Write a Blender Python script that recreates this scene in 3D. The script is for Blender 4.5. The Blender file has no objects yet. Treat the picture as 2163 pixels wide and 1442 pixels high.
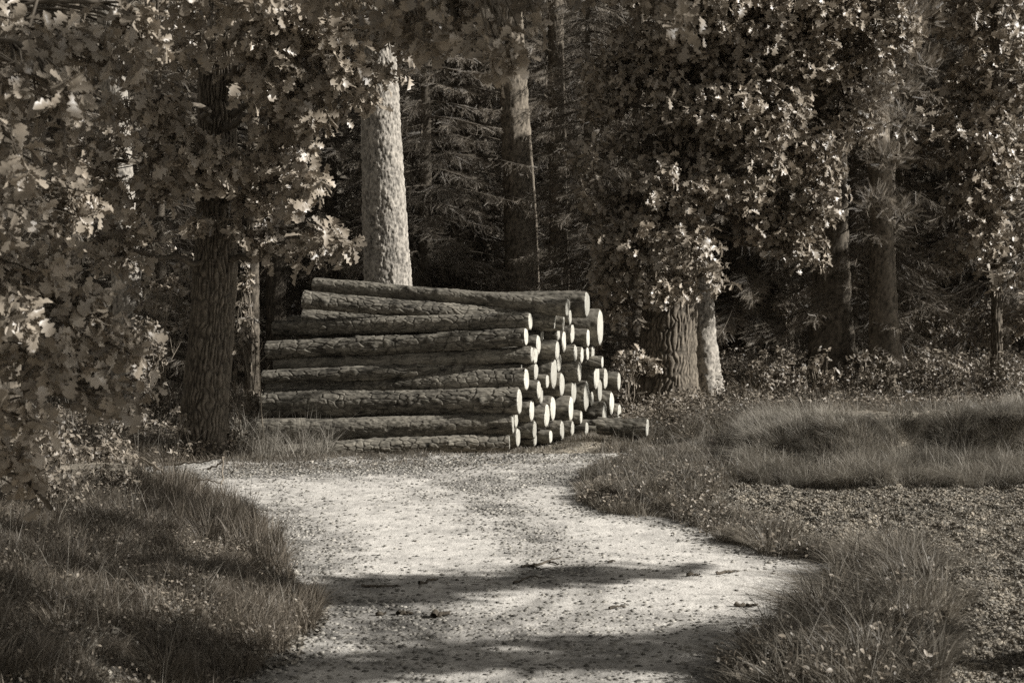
import bpy, math, random
import numpy as np
from mathutils import Vector, Matrix

random.seed(5)
rng = np.random.default_rng(11)
C = bpy.context.scene.collection
scene = bpy.context.scene

# ------------------------------------------------------------------ camera
F = 3605.0                      # focal length in photograph pixels (60 mm on 36 mm)
CAMH = 2.3
PITCH = math.atan((721 - 538) / F)
cam_d = bpy.data.cameras.new('camera')
cam = bpy.data.objects.new('camera', cam_d)
C.objects.link(cam)
cam.location = (0, 0, CAMH)
cam.rotation_euler = (math.pi / 2 - PITCH, 0, 0)
cam_d.sensor_width = 36
cam_d.lens = 36 * F / 2163
cam_d.clip_end = 1500
cam_d.dof.use_dof = True
cam_d.dof.focus_distance = 20.5
cam_d.dof.aperture_fstop = 6.3
scene.camera = cam

# ------------------------------------------------------------------ sky, sun, exposure
SUN_EL = math.radians(28)
SUN_AZ = math.radians(100)       # measured from +Y towards +X
world = bpy.data.worlds.new('World')
scene.world = world
world.use_nodes = True
wn = world.node_tree
wn.nodes.clear()
w_out = wn.nodes.new('ShaderNodeOutputWorld')
w_bg = wn.nodes.new('ShaderNodeBackground')
w_sky = wn.nodes.new('ShaderNodeTexSky')
w_sky.sky_type = 'NISHITA'
w_sky.sun_disc = False
w_sky.sun_elevation = SUN_EL
w_sky.sun_rotation = SUN_AZ
w_bw = wn.nodes.new('ShaderNodeRGBToBW')      # monochrome photograph: a neutral warm-grey sky
w_tint = wn.nodes.new('ShaderNodeMix')
w_tint.data_type = 'RGBA'
w_tint.blend_type = 'MULTIPLY'
w_tint.inputs[0].default_value = 1.0
w_tint.inputs[7].default_value = (1.02, 1.0, 0.95, 1)
wn.links.new(w_sky.outputs[0], w_bw.inputs[0])
wn.links.new(w_bw.outputs[0], w_tint.inputs[6])
wn.links.new(w_tint.outputs[2], w_bg.inputs[0])
w_bg.inputs[1].default_value = 0.062
wn.links.new(w_bg.outputs[0], w_out.inputs[0])

sun_d = bpy.data.lights.new('sun', 'SUN')
sun_d.energy = 5.0
sun_d.angle = math.radians(0.5)
sun_d.color = (1.0, 0.98, 0.94)
sun = bpy.data.objects.new('sun', sun_d)
C.objects.link(sun)
SUNV = Vector((math.sin(SUN_AZ) * math.cos(SUN_EL), math.cos(SUN_AZ) * math.cos(SUN_EL), math.sin(SUN_EL)))
sun.rotation_euler = SUNV.to_track_quat('Z', 'Y').to_euler()
sun.location = (12, 0, 12)

scene.view_settings.view_transform = 'Standard'
scene.view_settings.look = 'None'
scene.view_settings.exposure = 0.72
scene.view_settings.gamma = 1.0
scene.view_settings.use_curve_mapping = False
try:
    scene.cycles.use_denoising = False
    scene.cycles.max_bounces = 6
    scene.cycles.diffuse_bounces = 3
    scene.cycles.transmission_bounces = 3
    scene.cycles.glossy_bounces = 2
except Exception:
    pass


# ------------------------------------------------------------------ pixel <-> world
CP, SP = math.cos(PITCH), math.sin(PITCH)


def P(px, py, Y):
    dx = (px - 1081.5) / F
    dy = -(py - 721) / F
    vx, vy, vz = dx, CP + dy * SP, -SP + dy * CP
    t = Y / vy
    return np.array([vx * t, Y, CAMH + vz * t])


def G(px, py, z=0.0):
    dx = (px - 1081.5) / F
    dy = -(py - 721) / F
    vx, vy, vz = dx, CP + dy * SP, -SP + dy * CP
    t = (z - CAMH) / vz
    return np.array([vx * t, vy * t, z])


def proj(p):
    x, y, z = p[:, 0], p[:, 1], p[:, 2] - CAMH
    d = y * CP - z * SP
    u = y * SP + z * CP
    return 1081.5 + F * x / d, 721 - F * u / d


# ------------------------------------------------------------------ noise
NT = 64
_tab = rng.random((NT, NT, NT)).astype(np.float32)


def vnoise(p, f=1.0, o=0.0):
    q = np.asarray(p, dtype=np.float64) * f + o + 1000.0
    i = np.floor(q).astype(np.int64)
    t = q - i
    t = t * t * (3 - 2 * t)
    r = 0
    for a in (0, 1):
        wa = t[:, 0] if a else 1 - t[:, 0]
        for b in (0, 1):
            wb = t[:, 1] if b else 1 - t[:, 1]
            for c in (0, 1):
                wc = t[:, 2] if c else 1 - t[:, 2]
                r = r + wa * wb * wc * _tab[(i[:, 0] + a) % NT, (i[:, 1] + b) % NT, (i[:, 2] + c) % NT]
    return r


def fbm(p, f=1.0, o=0.0, n=3):
    s, a, tot = 0, 1.0, 0.0
    for k in range(n):
        s = s + a * vnoise(p, f * 2 ** k, o + 7.3 * k)
        tot += a
        a *= 0.5
    return s / tot


def sm(x):
    x = np.clip(x, 0, 1)
    return x * x * (3 - 2 * x)


def nrm(v):
    return v / np.maximum(np.linalg.norm(v, axis=-1, keepdims=True), 1e-9)


_j1 = rng.random((64, 256))
_j2 = rng.random((64, 256))


def cells(u, v, nu, seed=0):
    """u in [0,nu) wraps, returns F1, F2-F1 and a cell id value"""
    iu = np.floor(u).astype(int)
    iv = np.floor(v).astype(int)
    f1 = np.full(u.shape, 9.0)
    f2 = np.full(u.shape, 9.0)
    cid = np.zeros(u.shape)
    for a in (-1, 0, 1):
        for b in (-1, 0, 1):
            cu = iu + a
            cv = iv + b
            ju = _j1[(cu % nu) % 64, (cv + seed * 31) % 256]
            jv = _j2[(cu % nu) % 64, (cv + seed * 31) % 256]
            d = np.hypot(cu + 0.15 + 0.7 * ju - u, cv + 0.1 + 0.8 * jv - v)
            m = d < f1
            f2 = np.where(m, f1, np.minimum(f2, d))
            cid = np.where(m, ju, cid)
            f1 = np.where(m, d, f1)
    return f1, f2 - f1, cid


# ------------------------------------------------------------------ mesh builder
class MB:
    def __init__(s):
        s.V = []
        s.Q = []
        s.T = []
        s.A = []
        s.n = 0

    def add(s, V, quads=None, tris=None, tint=0.5):
        V = np.asarray(V, dtype=np.float32).reshape(-1, 3)
        if quads is not None and len(quads):
            s.Q.append(np.asarray(quads, dtype=np.int64).reshape(-1, 4) + s.n)
        if tris is not None and len(tris):
            s.T.append(np.asarray(tris, dtype=np.int64).reshape(-1, 3) + s.n)
        s.V.append(V)
        s.A.append(np.broadcast_to(np.asarray(tint, dtype=np.float32).reshape(-1) if np.ndim(tint) else np.float32(tint), (len(V),)))
        s.n += len(V)

    def inst(s, tv, quads, tris, M, pos, tint):
        n, k = len(pos), len(tv)
        if n == 0:
            return
        V = np.einsum('nij,kj->nki', M, tv) + pos[:, None, :]
        off = (np.arange(n) * k)[:, None, None]
        q = (np.asarray(quads)[None] + off).reshape(-1, 4) if quads is not None and len(quads) else None
        t = (np.asarray(tris)[None] + off).reshape(-1, 3) if tris is not None and len(tris) else None
        s.add(V.reshape(-1, 3), q, t, np.repeat(tint, k))

    def tube(s, pts, rad, sides=6, tint=0.5, caps=False):
        pts = np.asarray(pts, dtype=float)
        n = len(pts)
        rad = np.broadcast_to(np.asarray(rad, dtype=float), (n,))
        d = nrm(np.gradient(pts, axis=0))
        ref = np.array([0, 0, 1.0]) if abs(d[0, 2]) < 0.9 else np.array([1.0, 0, 0])
        a = nrm(np.cross(d, ref))
        b = np.cross(d, a)
        th = np.arange(sides) / sides * 2 * math.pi
        V = pts[:, None] + rad[:, None, None] * (a[:, None] * np.cos(th)[None, :, None] + b[:, None] * np.sin(th)[None, :, None])
        i, j = np.meshgrid(np.arange(n - 1), np.arange(sides), indexing='ij')
        j2 = (j + 1) % sides
        q = np.stack([i * sides + j, i * sides + j2, (i + 1) * sides + j2, (i + 1) * sides + j], -1).reshape(-1, 4)
        s.add(V.reshape(-1, 3), q, None, tint)

    def prisms(s, P0, P1, r0, r1, tint=0.5):
        """many straight three-sided twigs"""
        n = len(P0)
        if n == 0:
            return
        d = nrm(P1 - P0)
        a = nrm(np.cross(d, np.array([0.31, 0.2, 0.93])))
        b = np.cross(d, a)
        V = []
        for k in range(3):
            o = a * math.cos(k * 2.0944) + b * math.sin(k * 2.0944)
            V.append(P0 + o * np.reshape(r0, (-1, 1)))
        for k in range(3):
            o = a * math.cos(k * 2.0944) + b * math.sin(k * 2.0944)
            V.append(P1 + o * np.reshape(r1, (-1, 1)))
        V = np.stack(V, 1)
        q = np.array([[0, 1, 4, 3], [1, 2, 5, 4], [2, 0, 3, 5]])
        s.add(V.reshape(-1, 3), (q[None] + (np.arange(n) * 6)[:, None, None]).reshape(-1, 4), None, tint)

    def build(s, name, mat, parent=None, smooth=False):
        V = np.concatenate(s.V)
        me = bpy.data.meshes.new(name)
        Q = np.concatenate(s.Q) if s.Q else np.zeros((0, 4), int)
        T = np.concatenate(s.T) if s.T else np.zeros((0, 3), int)
        me.vertices.add(len(V))
        me.vertices.foreach_set('co', V.astype(np.float32).ravel())
        loops = np.concatenate([Q.ravel(), T.ravel()]).astype(np.int32)
        me.loops.add(len(loops))
        me.loops.foreach_set('vertex_index', loops)
        tot = np.concatenate([np.full(len(Q), 4), np.full(len(T), 3)]).astype(np.int32)
        st = np.concatenate([[0], np.cumsum(tot)[:-1]]).astype(np.int32)
        me.polygons.add(len(tot))
        me.polygons.foreach_set('loop_start', st)
        me.polygons.foreach_set('loop_total', tot)
        if smooth:
            me.polygons.foreach_set('use_smooth', np.ones(len(tot), dtype=bool))
        me.update(calc_edges=True)
        at = me.attributes.new('tint', 'FLOAT', 'POINT')
        at.data.foreach_set('value', np.concatenate(s.A).astype(np.float32))
        me.materials.append(mat)
        o = bpy.data.objects.new(name, me)
        C.objects.link(o)
        if parent is not None:
            o.parent = parent
        return o


def tag(o, label=None, cat=None, group=None, kind=None):
    if label:
        o['label'] = label
    if cat:
        o['category'] = cat
    if group:
        o['group'] = group
    if kind:
        o['kind'] = kind
    return o


def empty(name, loc, label, cat, group=None):
    o = bpy.data.objects.new(name, None)
    C.objects.link(o)
    o.location = [float(v) for v in loc]
    o.empty_display_size = 0.2
    tag(o, label, cat, group)
    return o


def copy_tree(o, label=None):
    c = o.copy()
    C.objects.link(c)
    if label:
        c['label'] = label
    for ch in list(o.children):
        d = ch.copy()
        C.objects.link(d)
        d.parent = c
    return c


# ------------------------------------------------------------------ materials
def material(name, lo, hi, tint=(1.15, 1.0, 0.84), rough=0.8, spec=0.3, nscale=6.0, namt=0.5, bump=0.0, bscale=40.0,
             transl=0.0, coord='Object', stretch=None, nlo=0.35, nhi=0.65, bump2=0.0, b2scale=8.0):
    """albedo = lo..hi (luminance) driven by the mesh's own tint attribute mixed with noise"""
    m = bpy.data.materials.new(name)
    m.use_nodes = True
    nt = m.node_tree
    nt.nodes.clear()
    N = nt.nodes.new
    L = nt.links.new
    out = N('ShaderNodeOutputMaterial')
    bs = N('ShaderNodeBsdfPrincipled')
    tc = N('ShaderNodeTexCoord')
    mp = N('ShaderNodeMapping')
    L(tc.outputs[coord], mp.inputs[0])
    if stretch:
        mp.inputs['Scale'].default_value = stretch
    noi = N('ShaderNodeTexNoise')
    noi.inputs['Scale'].default_value = nscale
    noi.inputs['Detail'].default_value = 6
    noi.inputs['Roughness'].default_value = 0.65
    L(mp.outputs[0], noi.inputs['Vector'])
    mr = N('ShaderNodeMapRange')
    mr.inputs['From Min'].default_value = nlo
    mr.inputs['From Max'].default_value = nhi
    L(noi.outputs[0], mr.inputs[0])
    at = N('ShaderNodeAttribute')
    at.attribute_name = 'tint'
    mx = N('ShaderNodeMix')
    mx.data_type = 'FLOAT'
    mx.inputs[0].default_value = namt
    L(at.outputs['Fac'], mx.inputs[2])
    L(mr.outputs[0], mx.inputs[3])
    cr = N('ShaderNodeValToRGB')
    cr.color_ramp.elements[0].color = (lo * tint[0], lo * tint[1], lo * tint[2], 1)
    cr.color_ramp.elements[1].color = (min(1, hi * tint[0]), hi * tint[1], hi * tint[2], 1)
    L(mx.outputs[0], cr.inputs[0])
    L(cr.outputs[0], bs.inputs['Base Color'])
    bs.inputs['Roughness'].default_value = rough
    bs.inputs['Specular IOR Level'].default_value = spec
    last = None
    if bump2:
        n3 = N('ShaderNodeTexNoise')
        n3.inputs['Scale'].default_value = b2scale
        n3.inputs['Detail'].default_value = 5
        L(mp.outputs[0], n3.inputs['Vector'])
        b2 = N('ShaderNodeBump')
        b2.inputs['Strength'].default_value = 1.0
        b2.inputs['Distance'].default_value = bump2
        L(n3.outputs[0], b2.inputs['Height'])
        last = b2
    if bump:
        n2 = N('ShaderNodeTexNoise')
        n2.inputs['Scale'].default_value = bscale
        n2.inputs['Detail'].default_value = 4
        L(mp.outputs[0], n2.inputs['Vector'])
        b = N('ShaderNodeBump')
        b.inputs['Strength'].default_value = 1.0
        b.inputs['Distance'].default_value = bump
        L(n2.outputs[0], b.inputs['Height'])
        if last:
            L(last.outputs[0], b.inputs['Normal'])
        last = b
    if last:
        L(last.outputs[0], bs.inputs['Normal'])
    if transl:
        tr = N('ShaderNodeBsdfTranslucent')
        L(cr.outputs[0], tr.inputs[0])
        ms = N('ShaderNodeMixShader')
        ms.inputs[0].default_value = transl
        L(bs.outputs[0], ms.inputs[1])
        L(tr.outputs[0], ms.inputs[2])
        L(ms.outputs[0], out.inputs[0])
    else:
        L(bs.outputs[0], out.inputs[0])
    m.diffuse_color = (hi, hi, hi * .8, 1)
    return m


TF = (1.175, 1.0, 0.785)
M = {}
M['leaf'] = material('oak_leaf', .085, .36, TF, rough=.42, spec=.45, namt=.15, transl=.16)
M['leaf_far'] = material('shrub_leaf', .04, .26, TF, rough=.5, spec=.35, namt=.15, transl=.2)
M['needle'] = material('spruce_needle', .03, .20, TF, rough=.55, spec=.3, namt=.1, transl=.1)
M['oak_bark'] = material('oak_bark', .01, .22, TF, rough=.9, spec=.1, namt=.3, nscale=25, bump=.004, bscale=90)
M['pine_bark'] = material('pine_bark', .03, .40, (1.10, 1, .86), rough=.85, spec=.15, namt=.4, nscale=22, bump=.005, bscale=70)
M['dark_bark'] = material('dark_bark', .012, .17, TF, rough=.9, spec=.1, namt=.35, nscale=20, bump=.004, bscale=60)  # on the shaded trunks this dark colour holds part of their shade
M['log_bark'] = material('log_bark', .008, .25, (1.10, 1, .82), rough=.85, spec=.15, namt=.42, nscale=13, bump=.004, bscale=60,
                         stretch=(.35, 1, 1))
M['branch'] = material('branch_bark', .03, .16, TF, rough=.85, spec=.15, namt=.5, nscale=12)
M['twig'] = material('dry_twig', .05, .3, TF, rough=.8, spec=.2, namt=.5, nscale=9)
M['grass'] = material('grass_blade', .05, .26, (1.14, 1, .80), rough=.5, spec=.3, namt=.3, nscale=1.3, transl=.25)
M['grass_dark'] = material('grass_blade_dark', .04, .22, TF, rough=.5, spec=.3, namt=.3, nscale=1.3, transl=.25)  # darker copy of the grass for shaded ground, shade put into its colour
M['grass_dry'] = material('grass_blade_dry', .10, .42, (1.10, 1, .84), rough=.6, spec=.25, namt=.35, nscale=1.6, transl=.25)
M['litter'] = material('dead_leaf', .05, .38, (1.10, 1, .84), rough=.7, spec=.25, namt=.1, transl=.1)
M['soil'] = material('soil', .06, .34, (1.14, 1, .80), rough=.95, spec=.1, namt=.8, nscale=3.5, bump=.02, bscale=45, bump2=.03, b2scale=9)
M['road'] = material('road_dust', .10, .60, (1.06, 1, .91), rough=.95, spec=.1, namt=.3, nscale=5, bump=.006, bscale=70, bump2=.012,
                     b2scale=14)
M['stone'] = material('stone', .05, .40, (1.07, 1, .88), rough=.85, spec=.2, namt=.2, nscale=12, bump=.003, bscale=60)


def wood_end():
    m = bpy.data.materials.new('sawn_wood')
    m.use_nodes = True
    nt = m.node_tree
    N = nt.nodes.new
    L = nt.links.new
    bs = nt.nodes['Principled BSDF']
    tc = N('ShaderNodeTexCoord')
    wv = N('ShaderNodeTexWave')
    wv.wave_type = 'RINGS'
    wv.rings_direction = 'X'
    wv.inputs['Scale'].default_value = 18
    wv.inputs['Distortion'].default_value = 2.5
    wv.inputs['Detail'].default_value = 3
    L(tc.outputs['Object'], wv.inputs['Vector'])
    no = N('ShaderNodeTexNoise')
    no.inputs['Scale'].default_value = 9
    no.inputs['Detail'].default_value = 5
    L(tc.outputs['Object'], no.inputs['Vector'])
    mx = N('ShaderNodeMix')
    mx.data_type = 'FLOAT'
    mx.inputs[0].default_value = .6
    L(wv.outputs['Fac'], mx.inputs[2])
    L(no.outputs[0], mx.inputs[3])
    cr = N('ShaderNodeValToRGB')
    cr.color_ramp.elements[0].position = .3
    cr.color_ramp.elements[1].position = .5
    cr.color_ramp.elements[0].color = (.26, .24, .195, 1)
    cr.color_ramp.elements[1].color = (.54, .52, .455, 1)
    L(mx.outputs[0], cr.inputs[0])
    oi = N('ShaderNodeObjectInfo')
    mrr = N('ShaderNodeMapRange')
    mrr.inputs['To Min'].default_value = .62
    mrr.inputs['To Max'].default_value = 1.0
    L(oi.outputs['Random'], mrr.inputs[0])
    mu = N('ShaderNodeMix')
    mu.data_type = 'RGBA'
    mu.blend_type = 'MULTIPLY'
    mu.inputs[0].default_value = 1.0
    L(cr.outputs[0], mu.inputs[6])
    L(mrr.outputs[0], mu.inputs[7])
    L(mu.outputs[2], bs.inputs['Base Color'])
    bs.inputs['Roughness'].default_value = .8
    bs.inputs['Specular IOR Level'].default_value = .2
    b = N('ShaderNodeBump')
    b.inputs['Distance'].default_value = .003
    L(mx.outputs[0], b.inputs['Height'])
    L(b.outputs[0], bs.inputs['Normal'])
    return m


M['sawn'] = wood_end()

# ------------------------------------------------------------------ terrain
ROAD_PX = [(430, 1560), (500, 1442), (640, 1365), (668, 1290), (612, 1205), (560, 1135), (480, 1062), (400, 1040), (300, 1034),
           (255, 1016), (300, 992), (480, 974), (700, 970), (900, 960), (1080, 955), (1300, 944), (1420, 934),
           (1560, 941), (1560, 951), (1440, 962), (1330, 972), (1235, 1010), (1205, 1050), (1260, 1085), (1400, 1098),
           (1500, 1135), (1600, 1168), (1790, 1205), (1755, 1270), (1700, 1330), (1620, 1390), (1540, 1450), (1400, 1560)]
ROAD = np.array([G(*p)[:2] for p in ROAD_PX])
ROAD[0] = (-1.35, 5.2)
ROAD[-1] = (.65, 5.2)
ROAD = np.vstack([[(-1.9, -6)], ROAD, [(1.0, -6)]])


def sdf_poly(x, y, poly):
    """positive outside"""
    n = len(poly)
    d = np.full(x.shape, 1e9)
    inside = np.zeros(x.shape, bool)
    for i in range(n):
        a = poly[i]
        b = poly[(i + 1) % n]
        e = b - a
        wx, wy = x - a[0], y - a[1]
        t = np.clip((wx * e[0] + wy * e[1]) / (e @ e), 0, 1)
        d = np.minimum(d, np.hypot(wx - e[0] * t, wy - e[1] * t))
        c = ((a[1] > y) != (b[1] > y))
        xi = (b[0] - a[0]) * (y - a[1]) / (b[1] - a[1] + 1e-12) + a[0]
        inside ^= c & (x < xi)
    return np.where(inside, -d, d)


def in_poly(px, py, poly):
    poly = np.array(poly, float)
    return sdf_poly(px, py, poly) < 0


def road_sdf(x, y):
    p = np.stack([x, y, np.zeros_like(x)], -1)
    return sdf_poly(x, y, ROAD) + (fbm(p, 2.2, 3.0) - .5) * .35 + (vnoise(p, 9, 5.0) - .5) * .08


def tz(x, y, s=None):
    x = np.asarray(x, float)
    y = np.asarray(y, float)
    if s is None:
        s = road_sdf(x, y)
    p = np.stack([x, y, np.zeros_like(x)], -1)
    out = sm(s / .9)
    left = sm((1.0 - x) / 1.0)
    h = left * out * sm((17.0 - y) / 1.5) * (.08 + .22 * sm((13.5 - y) / 5))
    h = h + .3 * sm((-x - 2.2) / 1.6) * sm((17.5 - y) / 2) * out
    right = sm((x - .2) / .8)
    h = h + right * sm(s / .6) * .10
    h = h - .11 * sm((x + 3.3) / .5) * sm((2.2 - x) / .4) * sm((y - 19.6) / .4) * sm((25 - y) / 1)
    yb = 17.2 + (vnoise(p, .9, 2.0) - .5) * .9
    ridge = sm((x - 2.0) / 1.4) * sm((y - yb) / .3) * (1 - .7 * sm((y - 19.5) / 4))
    h = h + ridge * (.28 + .2 * sm((x - 2.6) / 1.2) * sm((20.5 - y) / 2))
    h = h + .013 * np.maximum(0, y - 23) + .16 * np.maximum(0, y - 62)
    h = h + (fbm(p, 1.1, 9.0) - .5) * .12 * out
    field = sm((x - 1.6) / .6) * sm((17.3 - y) / .8)
    h = h + field * out * ((fbm(p, 7.0, 1.0) - .5) * .10 + (vnoise(p, 22, 4.0) - .5) * .03)
    # the road: shallow wheel ruts
    h = h + np.where(s < .3, (fbm(p, .8, 20.) - .5) * .05 * (1 - out), 0)
    return h


def axis(a, b, lo, hi, step, grow):
    """fine steps between a and b, growing outside to lo and hi"""
    c = list(np.arange(a, b, step))
    st, v = step, c[-1]
    while v < hi:
        st *= grow
        v += st
        c.append(v)
    st, v = step, c[0]
    pre = []
    while v > lo:
        st *= grow
        v -= st
        pre.append(v)
    return np.array(pre[::-1] + c)


def sheet(xs, ys, zf, keep=None):
    X, Y = np.meshgrid(xs, ys, indexing='ij')
    x, y = X.ravel(), Y.ravel()
    z = zf(x, y)
    nx, ny = len(xs), len(ys)
    i, j = np.meshgrid(np.arange(nx - 1), np.arange(ny - 1), indexing='ij')
    q = np.stack([i * ny + j, (i + 1) * ny + j, (i + 1) * ny + j + 1, i * ny + j + 1], -1).reshape(-1, 4)
    V = np.stack([x, y, z], -1)
    if keep is not None:
        k = keep(x, y)
        q = q[k[q].all(1)]
        used = np.unique(q)
        mp = np.full(len(V), -1)
        mp[used] = np.arange(len(used))
        V = V[used]
        q = mp[q]
    return V, q


xs = axis(-5.5, 7.5, -400, 400, .05, 1.09)
ys = axis(6.5, 24, -60, 900, .05, 1.07)
V, q = sheet(xs, ys, lambda x, y: (lambda s: tz(x, y, s) - np.where(s < .12, .03, 0) * sm((.12 - s) / .1))(road_sdf(x, y)))
mb = MB()
mb.add(V, q, None, .4)
tag(mb.build('ground', M['soil'], smooth=True), 'rough forest floor and field soil around the gravel track', 'ground', kind='structure')
xr = axis(-3.6, 4.2, -9, 9, .035, 1.1)
yr = axis(6.5, 21.5, -6, 23, .035, 1.1)
V, q = sheet(xr, yr, lambda x, y: tz(x, y) + .004, lambda x, y: road_sdf(x, y) < .1)
# ruts and paler compacted tracks belong to the surface: a tint from its own relief
def bell(px, py, cx, cy, rx, ry, rot=0):
    a = math.radians(rot)
    u = ((px - cx) * math.cos(a) + (py - cy) * math.sin(a)) / rx
    v = (-(px - cx) * math.sin(a) + (py - cy) * math.cos(a)) / ry
    return np.exp(-(u * u + v * v))


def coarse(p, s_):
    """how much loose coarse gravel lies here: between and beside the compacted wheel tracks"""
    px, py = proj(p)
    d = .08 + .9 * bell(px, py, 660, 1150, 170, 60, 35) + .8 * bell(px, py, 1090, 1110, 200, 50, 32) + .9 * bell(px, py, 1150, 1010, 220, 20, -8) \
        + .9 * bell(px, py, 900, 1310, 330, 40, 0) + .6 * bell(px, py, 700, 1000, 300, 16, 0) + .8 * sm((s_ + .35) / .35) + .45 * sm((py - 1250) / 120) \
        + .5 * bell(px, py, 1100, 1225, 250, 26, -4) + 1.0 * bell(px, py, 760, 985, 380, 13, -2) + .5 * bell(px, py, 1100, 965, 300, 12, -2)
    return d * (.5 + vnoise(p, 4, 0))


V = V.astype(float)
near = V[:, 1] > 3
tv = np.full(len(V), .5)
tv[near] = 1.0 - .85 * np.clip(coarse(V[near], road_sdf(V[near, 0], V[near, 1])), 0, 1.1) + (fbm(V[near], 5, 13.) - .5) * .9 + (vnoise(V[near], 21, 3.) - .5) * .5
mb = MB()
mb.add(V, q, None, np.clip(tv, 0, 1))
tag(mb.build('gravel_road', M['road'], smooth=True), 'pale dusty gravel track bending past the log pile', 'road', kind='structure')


# ------------------------------------------------------------------ leaf and blade templates
def leaf_template(ts, ws, fold=.25, curl=.25, skew=0.0):
    mid, lf, rt = [], [], []
    for t, w in zip(ts, ws):
        z = -curl * t * t
        mid.append((skew * t * t, t, z))
        ft = .05 if w > .15 else 0
        lf.append((-w + skew * t * t, t + ft, z + fold * w))
        rt.append((w + skew * t * t, t + ft, z + fold * w))
    n = len(ts)
    V = np.array(mid + lf + rt, float)
    q = []
    for i in range(n - 1):
        q.append((i, i + 1, n + i + 1, n + i))
        q.append((i, 2 * n + i, 2 * n + i + 1, i + 1))
    return V, np.array(q)


OAK_T = [0, .1, .18, .24, .28, .34, .40, .46, .52, .58, .64, .70, .77, .83, .9, .96, 1]
OAK_W = [.012, .02, .11, .13, .07, .09, .22, .24, .12, .15, .32, .34, .18, .26, .25, .14, .03]
LEAVES_HI = [leaf_template(OAK_T, [w * .8 for w in OAK_W], .6, .7, .15), leaf_template(OAK_T, OAK_W, -.15, -.4, -.12), leaf_template(OAK_T, OAK_W, .28, .25, .05), leaf_template(OAK_T, [w * 1.12 for w in OAK_W], .1, .45, -.08),
             leaf_template(OAK_T, [w * .9 for w in OAK_W], .45, -.1, .1)]
LT = [0, .2, .29, .43, .53, .69, .79, .92, 1.0]
LW = [.015, .17, .05, .33, .10, .40, .16, .22, .03]
LEAVES_LO = [leaf_template(LT, [w * .8 for w in LW], .6, .7, .15), leaf_template(LT, LW, .28, .25, .05), leaf_template(LT, [w * 1.1 for w in LW], .1, .5, -.08),
             leaf_template(LT, [w * .9 for w in LW], .45, -.1, .1)]
OV = [leaf_template([0, .15, .4, .7, 1], [.01, .2, .3, .22, .02], .2, .3), leaf_template([0, .15, .4, .7, 1], [.01, .17, .26, .2, .02], .4, -.1, .1)]


def frames(D, U, sc, wid=None):
    Yv = nrm(D)
    X = nrm(np.cross(Yv, U))
    Z = np.cross(X, Yv)
    sc = np.reshape(sc, (-1, 1))
    w = sc if wid is None else np.reshape(wid, (-1, 1))
    return np.stack([X * w, Yv * sc, Z * w], -1)


def leaves(mb, pos, D, U, size, tmpl, tint, wid=None):
    k = rng.integers(0, len(tmpl), len(pos))
    Mx = frames(D, U, size, wid)
    for j, (tv, q) in enumerate(tmpl):
        m = k == j
        mb.inst(tv, q, None, Mx[m], pos[m], tint[m])


def rosettes(mb, Pn, D, size, k, tmpl, tint0=None, droop=.35, spread=1.0):
    n = len(Pn)
    if n == 0:
        return
    if tint0 is None:
        tint0 = rng.random(n)
    a = nrm(np.cross(D, rng.normal(size=(n, 3))))
    b = np.cross(D, a)
    for j in range(k):
        keep = rng.random(n) < .9
        th = j / k * 2 * math.pi + rng.normal(size=n) * .35
        rad = a * np.cos(th)[:, None] + b * np.sin(th)[:, None]
        ld = nrm(D * rng.uniform(.1, .9, (n, 1)) + rad * spread + np.array([0, 0, -droop]) + rng.normal(size=(n, 3)) * .25)
        U = nrm(D * .45 + np.array([.42, -.3, .5]) + rng.normal(size=(n, 3)) * .45)
        sz = size * rng.uniform(.45, 1.3, n)
        pos = Pn + D * (rng.uniform(-.7, .4, (n, 1)) * size)
        tt = np.clip(tint0 * .6 + rng.random(n) * .4, 0, 1)
        leaves(mb, pos[keep], ld[keep], U[keep], sz[keep], tmpl, tt[keep])


def blob_points(c, r, n, gate=.45, gf=2.2, seed=0.0):
    """points through an ellipsoid, thicker to its outside, with gaps; and outward directions"""
    d = nrm(rng.normal(size=(n, 3)))
    rad = rng.random(n) ** .45
    p = c + d * r * rad[:, None]
    w = vnoise(p, gf, seed)
    ok = (w > gate) | (rng.random(n) < .18)
    p, d = p[ok], d[ok]
    D = nrm(d * .8 + rng.normal(size=p.shape) * .5 + np.array([0, -.1, -.05]))
    return p, D


def wander(a, b, n, amp, sag=0.0):
    a, b = np.asarray(a, float), np.asarray(b, float)
    t = np.linspace(0, 1, n)
    L = np.linalg.norm(b - a)
    o = rng.normal(size=(n, 3)).cumsum(0)
    o = o - o[0] - (o[-1] - o[0]) * t[:, None]
    pts = a + (b - a) * t[:, None] + o * amp * L / math.sqrt(n)
    pts[:, 2] += sag * L * 4 * t * (1 - t)
    return pts


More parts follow.
